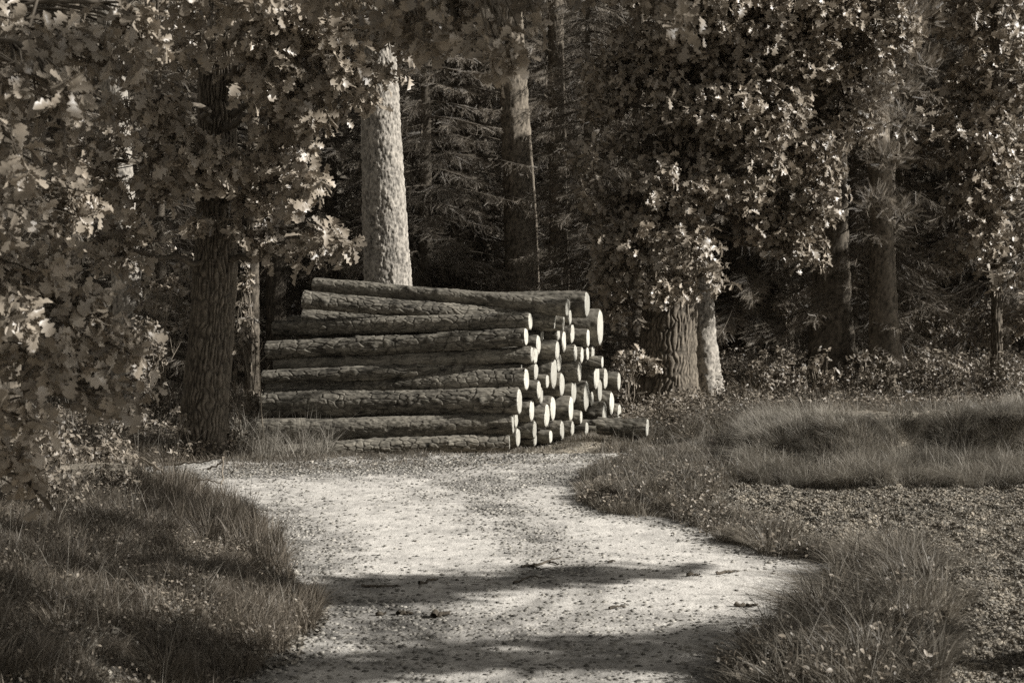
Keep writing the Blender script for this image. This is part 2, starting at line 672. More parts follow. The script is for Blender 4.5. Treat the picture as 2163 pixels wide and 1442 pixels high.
def crown_from_blobs(blobs, size, tmpl, trunk_pts, leafmat, parent, k=6, layers=3.0, woodr=.045, gate=.45, gf=2.2, wood='branches',
                     twigfrac=.35, name='crown', limbs=True, arch=False):
    """blobs: (px, py, Y, rx_px, rz_px[, depth radius m]). Fills one leaf mesh and one mesh of limbs and twigs under parent."""
    lm, wm = MB(), MB()
    tp = np.asarray(trunk_pts, float)
    for i, bl in enumerate(blobs):
        px, py, Y, rx, rz = bl[:5]
        c = P(px, py, Y)
        rx, rz = rx * Y / F, rz * Y / F
        ry = bl[5] if len(bl) > 5 else (rx + rz) * .5
        lay = layers * (bl[6] if len(bl) > 6 else 1)
        n = int(lay * math.pi * rx * rz / (size * size * 1.8)) + 4
        p, D = blob_points(c, np.array([rx, ry, rz]), n, gate, gf, seed=i * 3.1)
        rosettes(lm, p, D, size, k, tmpl, tint0=np.clip(vnoise(p, 1.3, 40 + i) * .6 + rng.random(len(p)) * .4, 0, 1))
        if limbs and len(tp):
            j = np.argmin(np.linalg.norm((tp - c) * np.array([1, 1, .8]) - np.array([0, 0, -.25 * rx]), axis=1))
            if arch and py < 160 and px > 330:
                up = np.array([c[0] - .3, c[1] + .1, max(c[2], CAMH + .149 * Y) + .75])
                path = np.vstack([wander(tp[np.argmin(abs(tp[:, 2] - up[2] - .2))], up, 5, .05, .04), wander(up, c, 5, .06)[1:]])
            else:
                path = wander(tp[j], c, 9, .09, .05)
            wm.tube(path, np.linspace(woodr, woodr * .35, 9), 6, .4)
            anchors = np.vstack([path[4:]])
        else:
            anchors = c[None]
        m = rng.random(len(p)) < twigfrac
        q = p[m]
        if len(q):
            an = anchors[rng.integers(0, len(anchors), len(q))]
            mid = (an + q) / 2 + rng.normal(size=q.shape) * .08 * np.array([rx, ry, rz]) + np.array([0, 0, .04])
            r0 = rng.uniform(.004, .009, len(q))
            wm.prisms(an, mid, r0 * 1.3, r0, .5)
            wm.prisms(mid, q, r0, r0 * .45, .6)
    cro = lm.build(name, leafmat, parent)
    if wm.n:
        wm.build(wood, M['branch'], parent)
    return cro


# ------------------------------------------------------------------ trunks
def trunk_mesh(path, radii, style, nu=110, dz=.022, flare=.35, seed=0, amp=1.0):
    """path: control points from base to top. Returns arrays in world space."""
    path = np.asarray(path, float)
    seg = np.linalg.norm(np.diff(path, axis=0), axis=1)
    s = np.concatenate([[0], np.cumsum(seg)])
    n = int(s[-1] / dz) + 2
    t = np.linspace(0, s[-1], n)
    # smooth interpolation of the control points
    ctr = np.stack([np.interp(t, s, path[:, k]) for k in range(3)], -1)
    ker = np.hanning(max(5, int(.5 / dz)) | 1)
    ker /= ker.sum()
    h = len(ker) // 2
    for k in range(3):
        pad = np.concatenate([np.full(h, ctr[0, k]) + (np.arange(h) - h) * (ctr[1, k] - ctr[0, k]), ctr[:, k],
                              np.full(h, ctr[-1, k]) + (np.arange(h) + 1) * (ctr[-1, k] - ctr[-2, k])])
        ctr[:, k] = np.convolve(pad, ker, 'valid')
    R = np.interp(t, s, radii)
    th = np.arange(nu) / nu * 2 * math.pi
    T, TH = np.meshgrid(t, th, indexing='ij')
    Rg = R[:, None] * (1 + .05 * np.cos(2 * TH + seed) + .03 * np.cos(3 * TH + 2 * seed + T))
    fl = flare * np.exp(-T / .38)
    Rg = Rg * (1 + fl * (.8 + .45 * np.cos(5 * TH + seed * 1.7) + .25 * np.cos(3 * TH + seed)))
    circ = np.stack([np.cos(TH).ravel() * 1.0, np.sin(TH).ravel() * 1.0, T.ravel()], -1)
    rm = float(np.mean(R))
    c3 = circ * np.array([rm, rm, 1])
    if style == 'oak':
        cell = .031
        nuc = int(2 * math.pi * rm / cell)
        u = (TH.ravel() / (2 * math.pi) * nuc + (fbm(c3 * np.array([1, 1, .45]), 9, seed) - .5) * 3.0) % nuc
        vv = T.ravel() / .30 + (fbm(c3, 7, seed + 5) - .5) * 1.6
        f1, e, cid = cells(u, vv, nuc, seed)
        v = np.clip(e / .55, 0, 1) ** .9
        fl2 = fbm(c3 * np.array([1, 1, .4]), 46, seed + 3)
        disp = (v * .026 + (cid - .5) * .012 + (fl2 - .5) * .012) * amp
        tint = np.clip(v * .62 + cid * .22 + (fl2 - .5) * .6 - .05, 0, 1)
    else:
        cell = .055
        nuc = max(4, int(2 * math.pi * rm / cell))
        u = (TH.ravel() / (2 * math.pi) * nuc + (fbm(c3 * np.array([1, 1, .6]), 9, seed) - .5) * 2.4) % nuc
        vv = T.ravel() / (cell * 2.6) + (fbm(c3, 11, seed + 9) - .5) * 2.4
        f1, e, cid = cells(u, vv, nuc, seed)
        pl = np.clip(e / .14, 0, 1)
        fl2 = fbm(c3 * np.array([1, 1, .6]), 38, seed + 3)
        disp = (pl * .010 + (cid - .5) * .014 + (fl2 - .5) * .026) * amp
        tint = np.clip(pl * .5 + cid * .4 + (fl2 - .5) * 1.7 - .08, 0, 1)
    Rg = Rg + disp.reshape(Rg.shape)
    X = ctr[:, 0][:, None] + Rg * np.cos(TH)
    Y = ctr[:, 1][:, None] + Rg * np.sin(TH)
    Z = ctr[:, 2][:, None] + 0 * TH
    V = np.stack([X, Y, Z], -1).reshape(-1, 3)
    i, j = np.meshgrid(np.arange(n - 1), np.arange(nu), indexing='ij')
    j2 = (j + 1) % nu
    q = np.stack([i * nu + j, i * nu + j2, (i + 1) * nu + j2, (i + 1) * nu + j], -1).reshape(-1, 4)
    return V, q, tint, ctr


def add_tree(name, base_px, Y, pts, label, cat='tree', style='oak', mat='oak_bark', top=9.0, nu=110, dz=.022, flare=.35, seed=1,
             group=None, amp=1.0, zbase=None):
    """pts: (px_centre, py, width_px) measured up the trunk; base at ground"""
    P0 = [P(a, b, Y) for a, b, w in pts]
    rad = [w * .5 * Y / F for a, b, w in pts]
    zb = float(tz(np.array([P0[0][0]]), np.array([Y]))[0]) - .12
    P0[0][2] = zb
    if P0[-1][2] < top:
        d = nrm(P0[-1] - P0[-2])
        L = (top - P0[-1][2]) / d[2]
        P0.append(P0[-1] + d * L)
        rad.append(max(.05, rad[-1] * .62))
    root = empty(name, (P0[0][0], P0[0][1], zb + .12), label, cat, group)
    V, q, ti, ctr = trunk_mesh(P0, rad, style, nu, dz, flare, seed, amp)
    o = np.array(root.location)
    m = MB()
    m.add(V - o, q, None, ti)
    m.build('trunk', M[mat], root, smooth=True)
    return root, ctr, o


def reroot(root):
    """children built in world space are moved into the root's space"""
    o = Vector(root.location)
    for ch in root.children:
        if ch.get('_w'):
            ch.data.transform(Matrix.Translation(-o))
            del ch['_w']


def mark(root):
    names = [c for c in root.children if c.name.split('.')[0] != 'trunk']
    for c in names:
        c.data.transform(Matrix.Translation(-Vector(root.location)))


# ================================================================== THE LOG PILE
FRONT = [  # left end px (x, cy, h), right end px (x, cy, h), depth of the right end, label
    ((602, 955, 34), (1074, 933, 35), (20.42, 20.1), 'lowest front log half sunk in the grass along the foot of the pile'),
    ((545, 908, 48), (1083, 892, 50), (20.40, 20.6), 'thick front log second from the ground, its left end behind tall dry stalks'),
    ((556, 853, 54), (1097, 847, 53), 20.35, 'thickest front log with plated bark, third from the ground'),
    ((566, 824, 34), (1112, 801, 46), (20.5, 21.3), 'front log with fine scaly bark resting just above the thickest front log'),
    ((581, 769, 27), (1124, 748, 33), 20.62, 'slender smooth front log with a small knot, fourth from the top of the front stack'),
    ((566, 738, 38), (1111, 711, 40), 20.60, 'front log with coarse cracked bark plates, third from the top of the front stack'),
    ((580, 694, 36), (1120, 678, 38), 20.72, 'front log with scaly bark just under the two logs that slope down to the right'),
    ((665, 604, 35), (1199, 649, 38), (20.85, 21.75), 'topmost front log with a dark knot, sloping down to the right'),
    ((556, 796, 27), (1101, 785, 32), (20.7, 20.95), 'pale smooth log whose top shows between two darker front logs'),
    ((641, 633, 35), (1172, 677, 34), (20.97, 21.2), 'log sloping down to the right directly beneath the topmost log'),
    ((641, 668, 34), (1190, 684, 31), (21.1, 21.5), 'pale log whose sunlit left top peeks out from under the sloping logs'),
    ((610, 681, 32), (1204, 670, 34), None, 'log whose short left stub shows behind the scaly front log'),
]
BACK = [  # right end px, top, bottom, label
    (1240, 613, 671, 'top rear log with the highest sawn end of the whole pile'),
    (1268, 653, 728, 'very thick log jutting out at the upper right with the tallest sawn end'),
    (1209, 684, 726, 'log under the top rear log, its bark in shade'),
    (1242, 695, 732, 'log directly below the very thick jutting log'),
    (1179, 692, 720, 'small log end wedged beneath the sloping front logs'),
    (1145, 691, 724, 'short lit log stub right of the coarse plated front log'),
    (1137, 706, 750, 'log end leaning slightly, just right of the coarse plated front end'),
    (1177, 719, 760, 'log with rough bark below the small wedged log end'),
    (1191, 698, 744, 'narrow edge-on sawn end left of the shaded log'),
    (1215, 728, 763, 'flat-topped log below the shaded one'),
    (1229, 734, 765, 'narrow pale end in the row of three below the upper right logs, left one'),
    (1241, 732, 761, 'narrow pale end in the row of three below the upper right logs, middle one'),
    (1252, 727, 760, 'narrow pale end in the row of three below the upper right logs, right one'),
    (1272, 753, 778, 'thin log poking out under the row of three narrow ends'),
    (1131, 734, 769, 'sawn end just right of the slender smooth front log'),
    (1132, 766, 803, 'sawn end right of the fine scaly front log'),
    (1170, 752, 820, 'thick round-ended log halfway up, left side of the staggered ends'),
    (1181, 744, 786, 'narrow split end close behind the thick round-ended log'),
    (1224, 763, 806, 'square-looking log with smooth bark in the middle of the staggered ends'),
    (1260, 761, 825, 'log with peeling top bark, half hidden by its own thin end'),
    (1279, 776, 823, 'pale-topped log left of the outermost middle log'),
    (1307, 786, 824, 'outermost log at mid height on the right of the pile'),
    (1156, 790, 820, 'small round log tucked under the thick round-ended log'),
    (1187, 785, 838, 'tall oval end right of the small tucked log'),
    (1212, 801, 854, 'log with wavy bark and an oval end below the square-looking log'),
    (1239, 804, 869, 'long narrow leaning end in the centre of the staggered ends'),
    (1138, 803, 842, 'broad end with a lit stub top right of the thickest front log'),
    (1143, 816, 853, 'end overlapping the broad end right of the thickest front log'),
    (1250, 827, 859, 'small oval end in shadow below the peeling log'),
    (1267, 800, 848, 'upright dark stub seen almost edge-on beneath the pale-topped log'),
    (1292, 824, 878, 'large round end low on the right of the pile'),
    (1123, 843, 889, 'pear-shaped pale end right beside the thickest front log'),
    (1168, 836, 888, 'edge-on log leaning behind the two low thick ends'),
    (1155, 852, 903, 'low thick log with bark folding over its oval end'),
    (1206, 837, 890, 'dark thick log low in the centre with a chipped end'),
    (1227, 868, 894, 'small pale end half covered under the long narrow leaning end'),
    (1277, 848, 900, 'pale-topped thick log low on the right with a long side showing'),
    (1308, 853, 900, 'low outer log with a dark crack across its end'),
    (1129, 888, 926, 'log end above the grass right of the second front log'),
    (1130, 914, 943, 'bottom log end touching the grass in the second column'),
    (1163, 907, 936, 'bottom log with rough bark third along the grass'),
    (1187, 887, 931, 'bottom log with a tall narrow end fourth along the grass'),
    (1209, 888, 922, 'dark bottom log with a split white butt'),
    (1239, 888, 923, 'bottom log with a tilted oval end in the grass'),
    (1266, 899, 920, 'small bottom log almost buried in the grass'),
    (1300, 886, 912, 'short bottom log beneath the low outer log'),
    (1094, 902, 945, 'narrow bottom end just right of the two lowest front logs'),
    (1090, 871, 903, 'sliver of a sawn end behind the second front log'),
    (1367, 883, 922, 'lone log lying apart in the grass at the right foot of the pile'),
]


def make_log(A, B, ra, rb, label, seed, fine):
    """A left end centre, B right end centre; built along its own +X from A"""
    A, B = Vector(A), Vector(B)
    L = (B - A).length
    root = empty('pine_log', A, label, 'log', 'logs stacked in the pile')
    root.rotation_euler = (B - A).to_track_quat('X', 'Z').to_euler()
    nu, n = (140, int(L / .009)) if fine else (64, int(L / .022))
    t = np.linspace(0, L, n)
    th = np.arange(nu) / nu * 2 * math.pi
    T, TH = np.meshgrid(t, th, indexing='ij')
    R0 = ra + (rb - ra) * T / L
    rm = (ra + rb) / 2
    c3 = np.stack([T.ravel(), np.cos(TH).ravel() * rm, np.sin(TH).ravel() * rm], -1)
    style = seed % 3
    cell = (.066, .052, .045)[style]
    nuc = max(5, int(2 * math.pi * rm / cell))
    u = (TH.ravel() / (2 * math.pi) * nuc + (vnoise(c3, 7, seed) - .5) * 1.1) % nuc
    vv = T.ravel() / (cell * (2.9, 2.2, 3.4)[style]) + (vnoise(c3, 8, seed + 9) - .5) * 1.2
    f1, e, cid = cells(u, vv, nuc, seed)
    pl = np.clip((e - .03) / .13, 0, 1)
    fl = fbm(c3 * np.array([.5, 1, 1]), 42, seed + 3)
    big = fbm(c3, 2.6, seed + 17)
    a = (1.0, .8, .45)[style]
    disp = ((pl - .6) * .010 + (cid - .5) * .010) * a + (fl - .5) * .014 + (big - .5) * .022
    crk = 1 - (1 - pl) * (.95 if style < 2 else .5)
    tint = np.clip((.30 + cid * .42 + (fl - .5) * 1.3 + (style == 2) * .1 + (big - .5) * 1.2) * crk, 0, 1)
    R = R0 + disp.reshape(R0.shape)
    R = R * (1 + .05 * np.cos(2 * TH + seed) + .03 * np.cos(3 * TH - seed))
    # a few knots
    r2 = random.Random(seed)
    for _ in range(r2.randint(3, 8)):
        tk, thk = r2.uniform(.2, L - .2), r2.uniform(0, 6.28)
        dd = np.hypot(T - tk, ((TH - thk + math.pi) % (2 * math.pi) - math.pi) * R0)
        R = R + .02 * np.exp(-(dd / .045) ** 2)
        tint = np.clip(tint - .5 * np.exp(-(dd / .022) ** 2).ravel(), 0, 1)
    R = R * (1 - .02 * np.exp(-T / .012) - .02 * np.exp(-(L - T) / .012))
    ay, az = r2.uniform(-.02, .02), r2.uniform(-.025, .025)
    bow = np.sin(T / L * math.pi)
    Yc, Zc = ay * bow, az * bow
    V = np.stack([T, Yc + R * np.cos(TH), Zc + R * np.sin(TH)], -1).reshape(-1, 3)
    i, j = np.meshgrid(np.arange(n - 1), np.arange(nu), indexing='ij')
    j2 = (j + 1) % nu
    q = np.stack([i * nu + j, i * nu + j2, (i + 1) * nu + j2, (i + 1) * nu + j], -1).reshape(-1, 4)
    m = MB()
    m.add(V, q, None, tint)
    m.build('bark', M['log_bark'], root, smooth=True)
    for end, sgn in ((0, -1), (n - 1, 1)):
        ring = V[end * nu:(end + 1) * nu]
        ctr = ring.mean(0)
        vs, qs, tr = [], [], []
        K = 7
        tilt = r2.uniform(-.05, .05)
        for k in range(K):
            f = .975 * (1 - k / K)
            rr = ctr + (ring - ctr) * f
            dx = sgn * (.006 + .004 * (vnoise(rr, 22, seed)) + tilt * .3 * 0)
            rr = rr.copy()
            rr[:, 0] = ring[:, 0] + dx + (0 if k else -sgn * .02)
            vs.append(rr)
        vs.append((ctr + np.array([sgn * .008, 0, 0]))[None])
        VV = np.concatenate(vs)
        for k in range(K - 1):
            jj = np.arange(nu)
            j3 = (jj + 1) % nu
            qq = np.stack([k * nu + jj, k * nu + j3, (k + 1) * nu + j3, (k + 1) * nu + jj], -1)
            qs.append(qq if sgn > 0 else qq[:, ::-1])
        jj = np.arange(nu)
        tt = np.stack([(K - 1) * nu + jj, (K - 1) * nu + (jj + 1) % nu, np.full(nu, K * nu)], -1)
        m = MB()
        m.add(VV, np.concatenate(qs), tt if sgn > 0 else tt[:, ::-1], .5)
        m.build('cut_end', M['sawn'], root)
    return root


placed = []


def slot(px_r, cy_r, h, Ymin):
    """smallest depth at which this end touches but does not enter the logs already placed"""
    Y = Ymin
    for _ in range(400):
        c = P(px_r, cy_r, Y)
        r = h * .5 * Y / F
        if all(math.hypot(c[1] - q[0], c[2] - q[1]) >= .86 * (r + q[2]) for q in placed):
            break
        Y += .02
    return Y, P(px_r, cy_r, Y), h * .5 * Y / F


sd = 1
LD = np.array([-math.cos(math.radians(12.5)), math.sin(math.radians(12.5)), 0])
for (lx, lcy, lh), (rx, rcy, rh), Y0, lab in FRONT:
    YL_ = None
    if isinstance(Y0, tuple):
        Y0, YL_ = Y0
    if Y0:
        Y, B, rb = Y0, P(rx, rcy, Y0), rh * .5 * Y0 / F
    else:
        Y, B, rb = slot(rx, rcy, rh, 20.75)
    placed.append((B[1], B[2], rb))
    YL = YL_ or Y + .64
    A = P(lx, lcy, YL)
    ra = lh * .5 * YL / F
    make_log(A, B, ra, rb, lab, sd, True)
    sd += 1
for (rx, t, b, lab) in sorted(BACK, key=lambda v: v[0]):
    Ymin = 20.5 + max(0, rx - 1110) * .0095
    if rx == 1367:
        Ymin = 20.95
    Y, B, rb = slot(rx, (t + b) / 2, b - t, Ymin)
    if rx == 1367:
        Y, B, rb = 20.95, P(rx, (t + b) / 2, 20.95), (b - t) * .5 * 20.95 / F
    placed.append((B[1], B[2], rb))
    L = 3.0 + random.uniform(-.1, .1) if rx != 1367 else .62
    ra = rb * random.uniform(.82, 1.0)
    A = B + LD * L
    A[2] += random.uniform(-.02, .02)
    make_log(A, B, ra, rb, lab, sd, False)
    sd += 1

# ================================================================== TREES
# left oak beside the pile; darker bark carries part of its shade
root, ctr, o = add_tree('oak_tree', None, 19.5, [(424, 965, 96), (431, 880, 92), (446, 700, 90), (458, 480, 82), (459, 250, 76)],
                        'shade-darkened oak with deeply furrowed bark standing left of the log pile', style='oak', mat='dark_bark', top=9.5, seed=2, nu=280, dz=.014, flare=.18)
BL = [(585, 330, 18.6, 95, 80), (660, 400, 18.2, 60, 60), (700, 510, 18.4, 55, 45, .35), (620, 545, 18.5, 60, 45, .35), (560, 420, 18.8, 80, 70),
      (460, 360, 18.2, 70, 60), (380, 330, 18.0, 90, 80), (300, 400, 18.3, 100, 80), (520, 500, 18.8, 60, 40), (420, 470, 18.6, 40, 22),
      (390, 90, 17.8, 110, 75), (560, 120, 17.6, 110, 120), (660, 200, 17.9, 90, 90), (720, 100, 17.6, 90, 90), (600, 240, 18.2, 80, 60),
      (310, 230, 17.8, 80, 80), (480, 30, 17.4, 120, 80), (640, 20, 17.4, 120, 80), (250, 520, 18.6, 80, 50), (200, 330, 18.6, 90, 110),
      (770, 180, 17.9, 45, 70), (840, 60, 17.8, 70, 70), (820, 150, 17.9, 45, 50)]
crown_from_blobs(BL, .145, LEAVES_LO, ctr, M['leaf'], root, k=6, layers=4.2, gate=.36)
mark(root)

# the sunlit pine behind the pile
root, ctr, o = add_tree('pine_tree', None, 24.2, [(822, 800, 108), (820, 600, 101), (808, 330, 86), (800, 110, 72)],
                        'tall pine with sunlit flaking bark rising behind the log pile', style='pine', mat='pine_bark', top=13, seed=3,
                        nu=220, dz=.016, amp=1.2)

# shaded pines further in; part of the shade is put into darker bark
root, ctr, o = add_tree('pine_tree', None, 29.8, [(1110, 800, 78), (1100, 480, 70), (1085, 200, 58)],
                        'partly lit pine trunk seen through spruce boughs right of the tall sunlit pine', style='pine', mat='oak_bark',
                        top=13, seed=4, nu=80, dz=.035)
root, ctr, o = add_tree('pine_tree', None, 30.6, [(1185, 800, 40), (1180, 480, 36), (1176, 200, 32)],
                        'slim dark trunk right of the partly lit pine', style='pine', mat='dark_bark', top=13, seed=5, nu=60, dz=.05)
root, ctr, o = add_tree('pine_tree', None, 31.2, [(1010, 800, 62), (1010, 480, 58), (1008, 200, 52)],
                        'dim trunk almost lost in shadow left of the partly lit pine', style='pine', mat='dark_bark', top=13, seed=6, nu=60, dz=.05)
root, ctr, o = add_tree('pine_tree', None, 25.5, [(275, 870, 74), (272, 650, 60), (258, 440, 52)],
                        'pine with patchy pale bark behind the foliage at the left', style='pine', mat='pine_bark', top=12, seed=7, nu=90, dz=.03)
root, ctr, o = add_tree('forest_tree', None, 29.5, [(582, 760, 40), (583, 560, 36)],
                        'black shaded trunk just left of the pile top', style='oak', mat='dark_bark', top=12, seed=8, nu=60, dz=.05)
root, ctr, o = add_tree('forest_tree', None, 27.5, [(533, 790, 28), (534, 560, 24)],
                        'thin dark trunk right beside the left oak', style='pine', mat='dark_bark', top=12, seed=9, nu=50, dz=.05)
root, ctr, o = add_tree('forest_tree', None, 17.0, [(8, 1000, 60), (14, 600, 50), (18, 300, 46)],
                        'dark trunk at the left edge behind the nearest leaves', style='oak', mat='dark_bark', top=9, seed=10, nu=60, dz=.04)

# right oak and its companion
root, ctr, o = add_tree('oak_tree', None, 25.2, [(1405, 882, 124), (1409, 760, 114), (1416, 640, 110), (1440, 430, 66), (1450, 200, 50)],
                        'large oak with a broad furrowed trunk and leafy crown right of the pile', style='oak', top=10, seed=11, nu=300, dz=.014)
BR = [(1320, 150, 25.2, 95, 95), (1270, 230, 25.0, 50, 50), (1430, 70, 24.8, 110, 100), (1500, 200, 24.6, 130, 110), (1640, 100, 24.6, 130, 120),
      (1760, 90, 24.8, 110, 100), (1380, 300, 24.8, 90, 60), (1260, 330, 24.7, 60, 50), (1290, 410, 24.6, 80, 70), (1420, 390, 24.4, 110, 80),
      (1560, 350, 24.6, 120, 100), (1700, 320, 24.8, 100, 80), (1720, 430, 24.9, 80, 70), (1640, 480, 25.0, 90, 60), (1700, 530, 25.1, 55, 50),
      (1340, 500, 24.5, 90, 70), (1450, 530, 24.3, 90, 70), (1500, 590, 24.2, 60, 40), (1300, 570, 24.6, 60, 50), (1400, 610, 24.2, 70, 40),
      (1600, 240, 24.4, 120, 80), (1800, 240, 25.1, 80, 70), (1230, 710, 25.1, 34, 30, .25, .6), (1330, 690, 24.6, 28, 35, .2, .6),
      (1335, 760, 24.8, 36, 40, .25, .6), (1380, 770, 24.8, 22, 18, .15, .6), (1840, 180, 25.2, 60, 60), (1300, 640, 24.9, 40, 50, .3, .6),
      (1540, 20, 24.4, 140, 90), (1720, 0, 24.4, 140, 80), (1860, 60, 24.7, 90, 90), (1420, -60, 24.7, 180, 90), (1650, -90, 24.7, 180, 90),
      (1860, -70, 24.7, 140, 90)]
crown_from_blobs(BR, .128, LEAVES_LO, ctr, M['leaf'], root, k=6, layers=5.6, gate=.38)
mark(root)
root, ctr, o = add_tree('pine_tree', None, 25.7, [(1500, 868, 50), (1492, 760, 44), (1484, 640, 40), (1470, 500, 36)],
                        'slim pine with a bright sunlit edge pressed against the large right oak', style='pine', mat='pine_bark', top=9, seed=12,
                        nu=70, dz=.022, amp=1.2)

# far right oak
root, ctr, o = add_tree('oak_tree', None, 28.0, [(2330, 900, 90), (2310, 600, 80), (2290, 300, 70)],
                        'oak reaching in at the upper right edge, its trunk out of frame', style='oak', top=9, seed=13, nu=50, dz=.06)
BF = [(2070, 60, 27.2, 110, 100), (2160, 180, 27.2, 100, 110), (2040, 190, 27.1, 60, 60), (2080, 300, 26.8, 100, 80), (1990, 300, 26.7, 70, 55),
      (1920, 320, 26.8, 50, 35), (2130, 400, 26.8, 90, 90), (2050, 400, 26.7, 60, 70), (2080, 490, 26.5, 55, 70), (2110, 570, 26.5, 45, 50),
      (2180, 520, 26.9, 60, 90), (1960, 230, 27.0, 50, 40), (2190, 660, 27.2, 50, 70), (1990, 80, 27.6, 60, 70), (2120, -40, 27.3, 150, 80),
      (2010, 540, 27.0, 30, 40)]
crown_from_blobs(BF, .15, LEAVES_LO, ctr, M['leaf'], root, k=6, layers=4.2, gate=.40)
mark(root)

# nearest tree: trunk outside the frame at left, boughs hanging into it
base = np.array([-3.9, 8.6, .2])
root = empty('oak_tree', base, 'nearest oak whose large leaves hang in at the left and along the top', 'tree')
V, q, ti, ctr = trunk_mesh([base - [0, 0, .2], base + [.15, 0, 2], base + [.1, -.1, 5], base + [.3, 0, 8]], [.3, .26, .22, .12], 'oak', 60, .05, .35, 15)
m = MB()
m.add(V - base, q, None, ti)
m.build('trunk', M['oak_bark'], root, smooth=True)
BN = [(60, 60, 8.0, 130, 110), (210, 120, 8.4, 110, 90), (110, 190, 7.6, 130, 70), (290, 60, 9.0, 70, 60), (40, 330, 7.4, 90, 90),
      (20, 470, 7.8, 80, 80), (80, 560, 8.2, 90, 70), (180, 650, 8.4, 90, 70), (240, 720, 8.6, 80, 60), (110, 770, 8.0, 120, 70),
      (240, 830, 8.2, 80, 50), (60, 870, 7.6, 80, 50), (40, 980, 7.8, 60, 60), (110, 1075, 7.8, 60, 32, .2, .8), (30, 680, 7.6, 70, 70),
      (150, 420, 9.4, 90, 90), (130, 300, 9.0, 90, 70), (-80, 200, 8, 120, 300), (-60, 700, 8, 100, 260),
      (400, 10, 9.2, 80, 50), (520, -10, 9.2, 80, 40), (750, 30, 8.6, 60, 50), (700, -20, 8.6, 130, 50), (860, 30, 8.4, 90, 50),
      (970, 75, 8.2, 85, 60), (1065, 95, 8.0, 85, 70), (1130, 30, 8.2, 50, 45), (1000, -10, 8.2, 140, 50), (900, 90, 8.5, 40, 30),
      (1440, 40, 8.2, 50, 60, .25, .7), (1250, -50, 8.3, 160, 50, .4, .7)]
crown_from_blobs(BN, .088, LEAVES_HI, ctr, M['leaf'], root, k=7, layers=2.9, woodr=.03, gate=.38, gf=3.5, twigfrac=.5, arch=True)
mark(root)

# pine foliage seen between the oaks at upper right
NEED_T = []
for i in range(12):
    t = i / 12
    NEED_T.append([(-.05, t, 0), (.05, t + .02, 0), (1, t + .16, -.1)])
    NEED_T.append([(.05, t, 0), (-.05, t + .02, 0), (-1, t + .16, -.1)])
    NEED_T.append([(0, t, -.05), (0, t + .05, 0), (0, t + .15, .85)])
NV = np.array(NEED_T, float).reshape(-1, 3)
NQ = np.arange(len(NV)).reshape(-1, 3)


def twigs(mb, pos, D, ln, w, tint):
    U = nrm(np.array([0, 0, 1.0]) + rng.normal(size=pos.shape) * .25)
    mb.inst(NV, None, NQ, frames(D, U, ln, w), pos, tint)


def pine_foliage(blobs, ctr, root, size=.16, layers=5):
    lm, wm = MB(), MB()
    for i, (px, py, Y, rx, rz) in enumerate(blobs):
        c = P(px, py, Y)
        rx, rz = rx * Y / F, rz * Y / F
        n = int(layers * rx * rz * 3.1 / (size * .05))
        p, D = blob_points(c, np.array([rx, (rx + rz) / 2, rz]), n, .35, 3, i)
        D = nrm(D + np.array([0, 0, .5]))
        twigs(lm, p, D, size * rng.uniform(.7, 1.2, len(p)), rng.uniform(.03, .05, len(p)), np.clip(.5 + rng.normal(size=len(p)) * .2, 0, 1))
        j = np.argmin(np.linalg.norm(ctr - c - [0, 0, -.5], axis=1))
        wm.tube(wander(ctr[j], c, 8, .08, .05), np.linspace(.02, .008, 8), 5, .4)
    lm.build('crown', M['leaf_far'], root)
    wm.build('branches', M['branch'], root)
    mark(root)


root, ctr, o = add_tree('pine_tree', None, 29.5, [(1882, 840, 24), (1880, 600, 22), (1878, 300, 20)],
                        'pine with brushy needle clumps between the two right oak crowns', style='pine', mat='dark_bark', top=9, seed=14, nu=60, dz=.04)
pine_foliage([(1905, 60, 24.6, 60, 45), (1945, 140, 24.4, 50, 40), (1890, 180, 24.5, 60, 35), (1900, 250, 24.4, 60, 35), (1850, 220, 24.6, 50, 30),
              (1930, 30, 24.8, 60, 40), (1875, 330, 24.9, 50, 32), (1850, 420, 25.2, 42, 34), (1905, 450, 25.2, 40, 34)], ctr, root)

# trunks in the right background
for k, (Y, pts, lab) in enumerate([
        (26.6, [(1760, 735, 92), (1757, 600, 74), (1755, 480, 66)], 'broad shaded trunk, leftmost of the group at the back right'),
        (38.0, [(1801, 700, 18), (1802, 520, 16)], 'pole-thin trunk close right of the broad shaded one'),
        (42.0, [(1828, 690, 20), (1827, 520, 18)], 'thin trunk in the bright gap between the two broad shaded trunks'),
        (26.0, [(1873, 740, 70), (1866, 600, 54), (1862, 480, 48)], 'broad trunk with a pale flaring root at the back right'),
        (27.0, [(2106, 845, 20), (2105, 600, 17)], 'slender dark trunk near the right edge'),
        (34.0, [(1640, 740, 34), (1640, 500, 30)], 'dark trunk behind the drooping boughs right of the slim pine'),
        (33.0, [(1560, 740, 30), (1562, 500, 28)], 'dark trunk a little right of the slim pine'),
        (30.0, [(1340, 740, 30), (1345, 500, 27)], 'dark trunk just behind the right end of the pile'),
        (36.0, [(930, 740, 34), (928, 300, 30)], 'dim thin trunk right behind the tall sunlit pine'),
        (40.0, [(1980, 700, 30), (1980, 500, 28)], 'distant trunk right of the pale flaring root'),
        (31.0, [(420, 800, 40), (400, 500, 34)], 'hidden trunk behind the left oak'),
        (30.0, [(150, 800, 44), (150, 500, 40)], 'dark trunk deep behind the left foliage')]):
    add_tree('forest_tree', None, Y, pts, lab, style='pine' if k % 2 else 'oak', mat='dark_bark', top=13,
             seed=20 + k, nu=56, dz=.05, flare=.6 if k in (0, 3) else .3, group='trunks in the shaded forest')


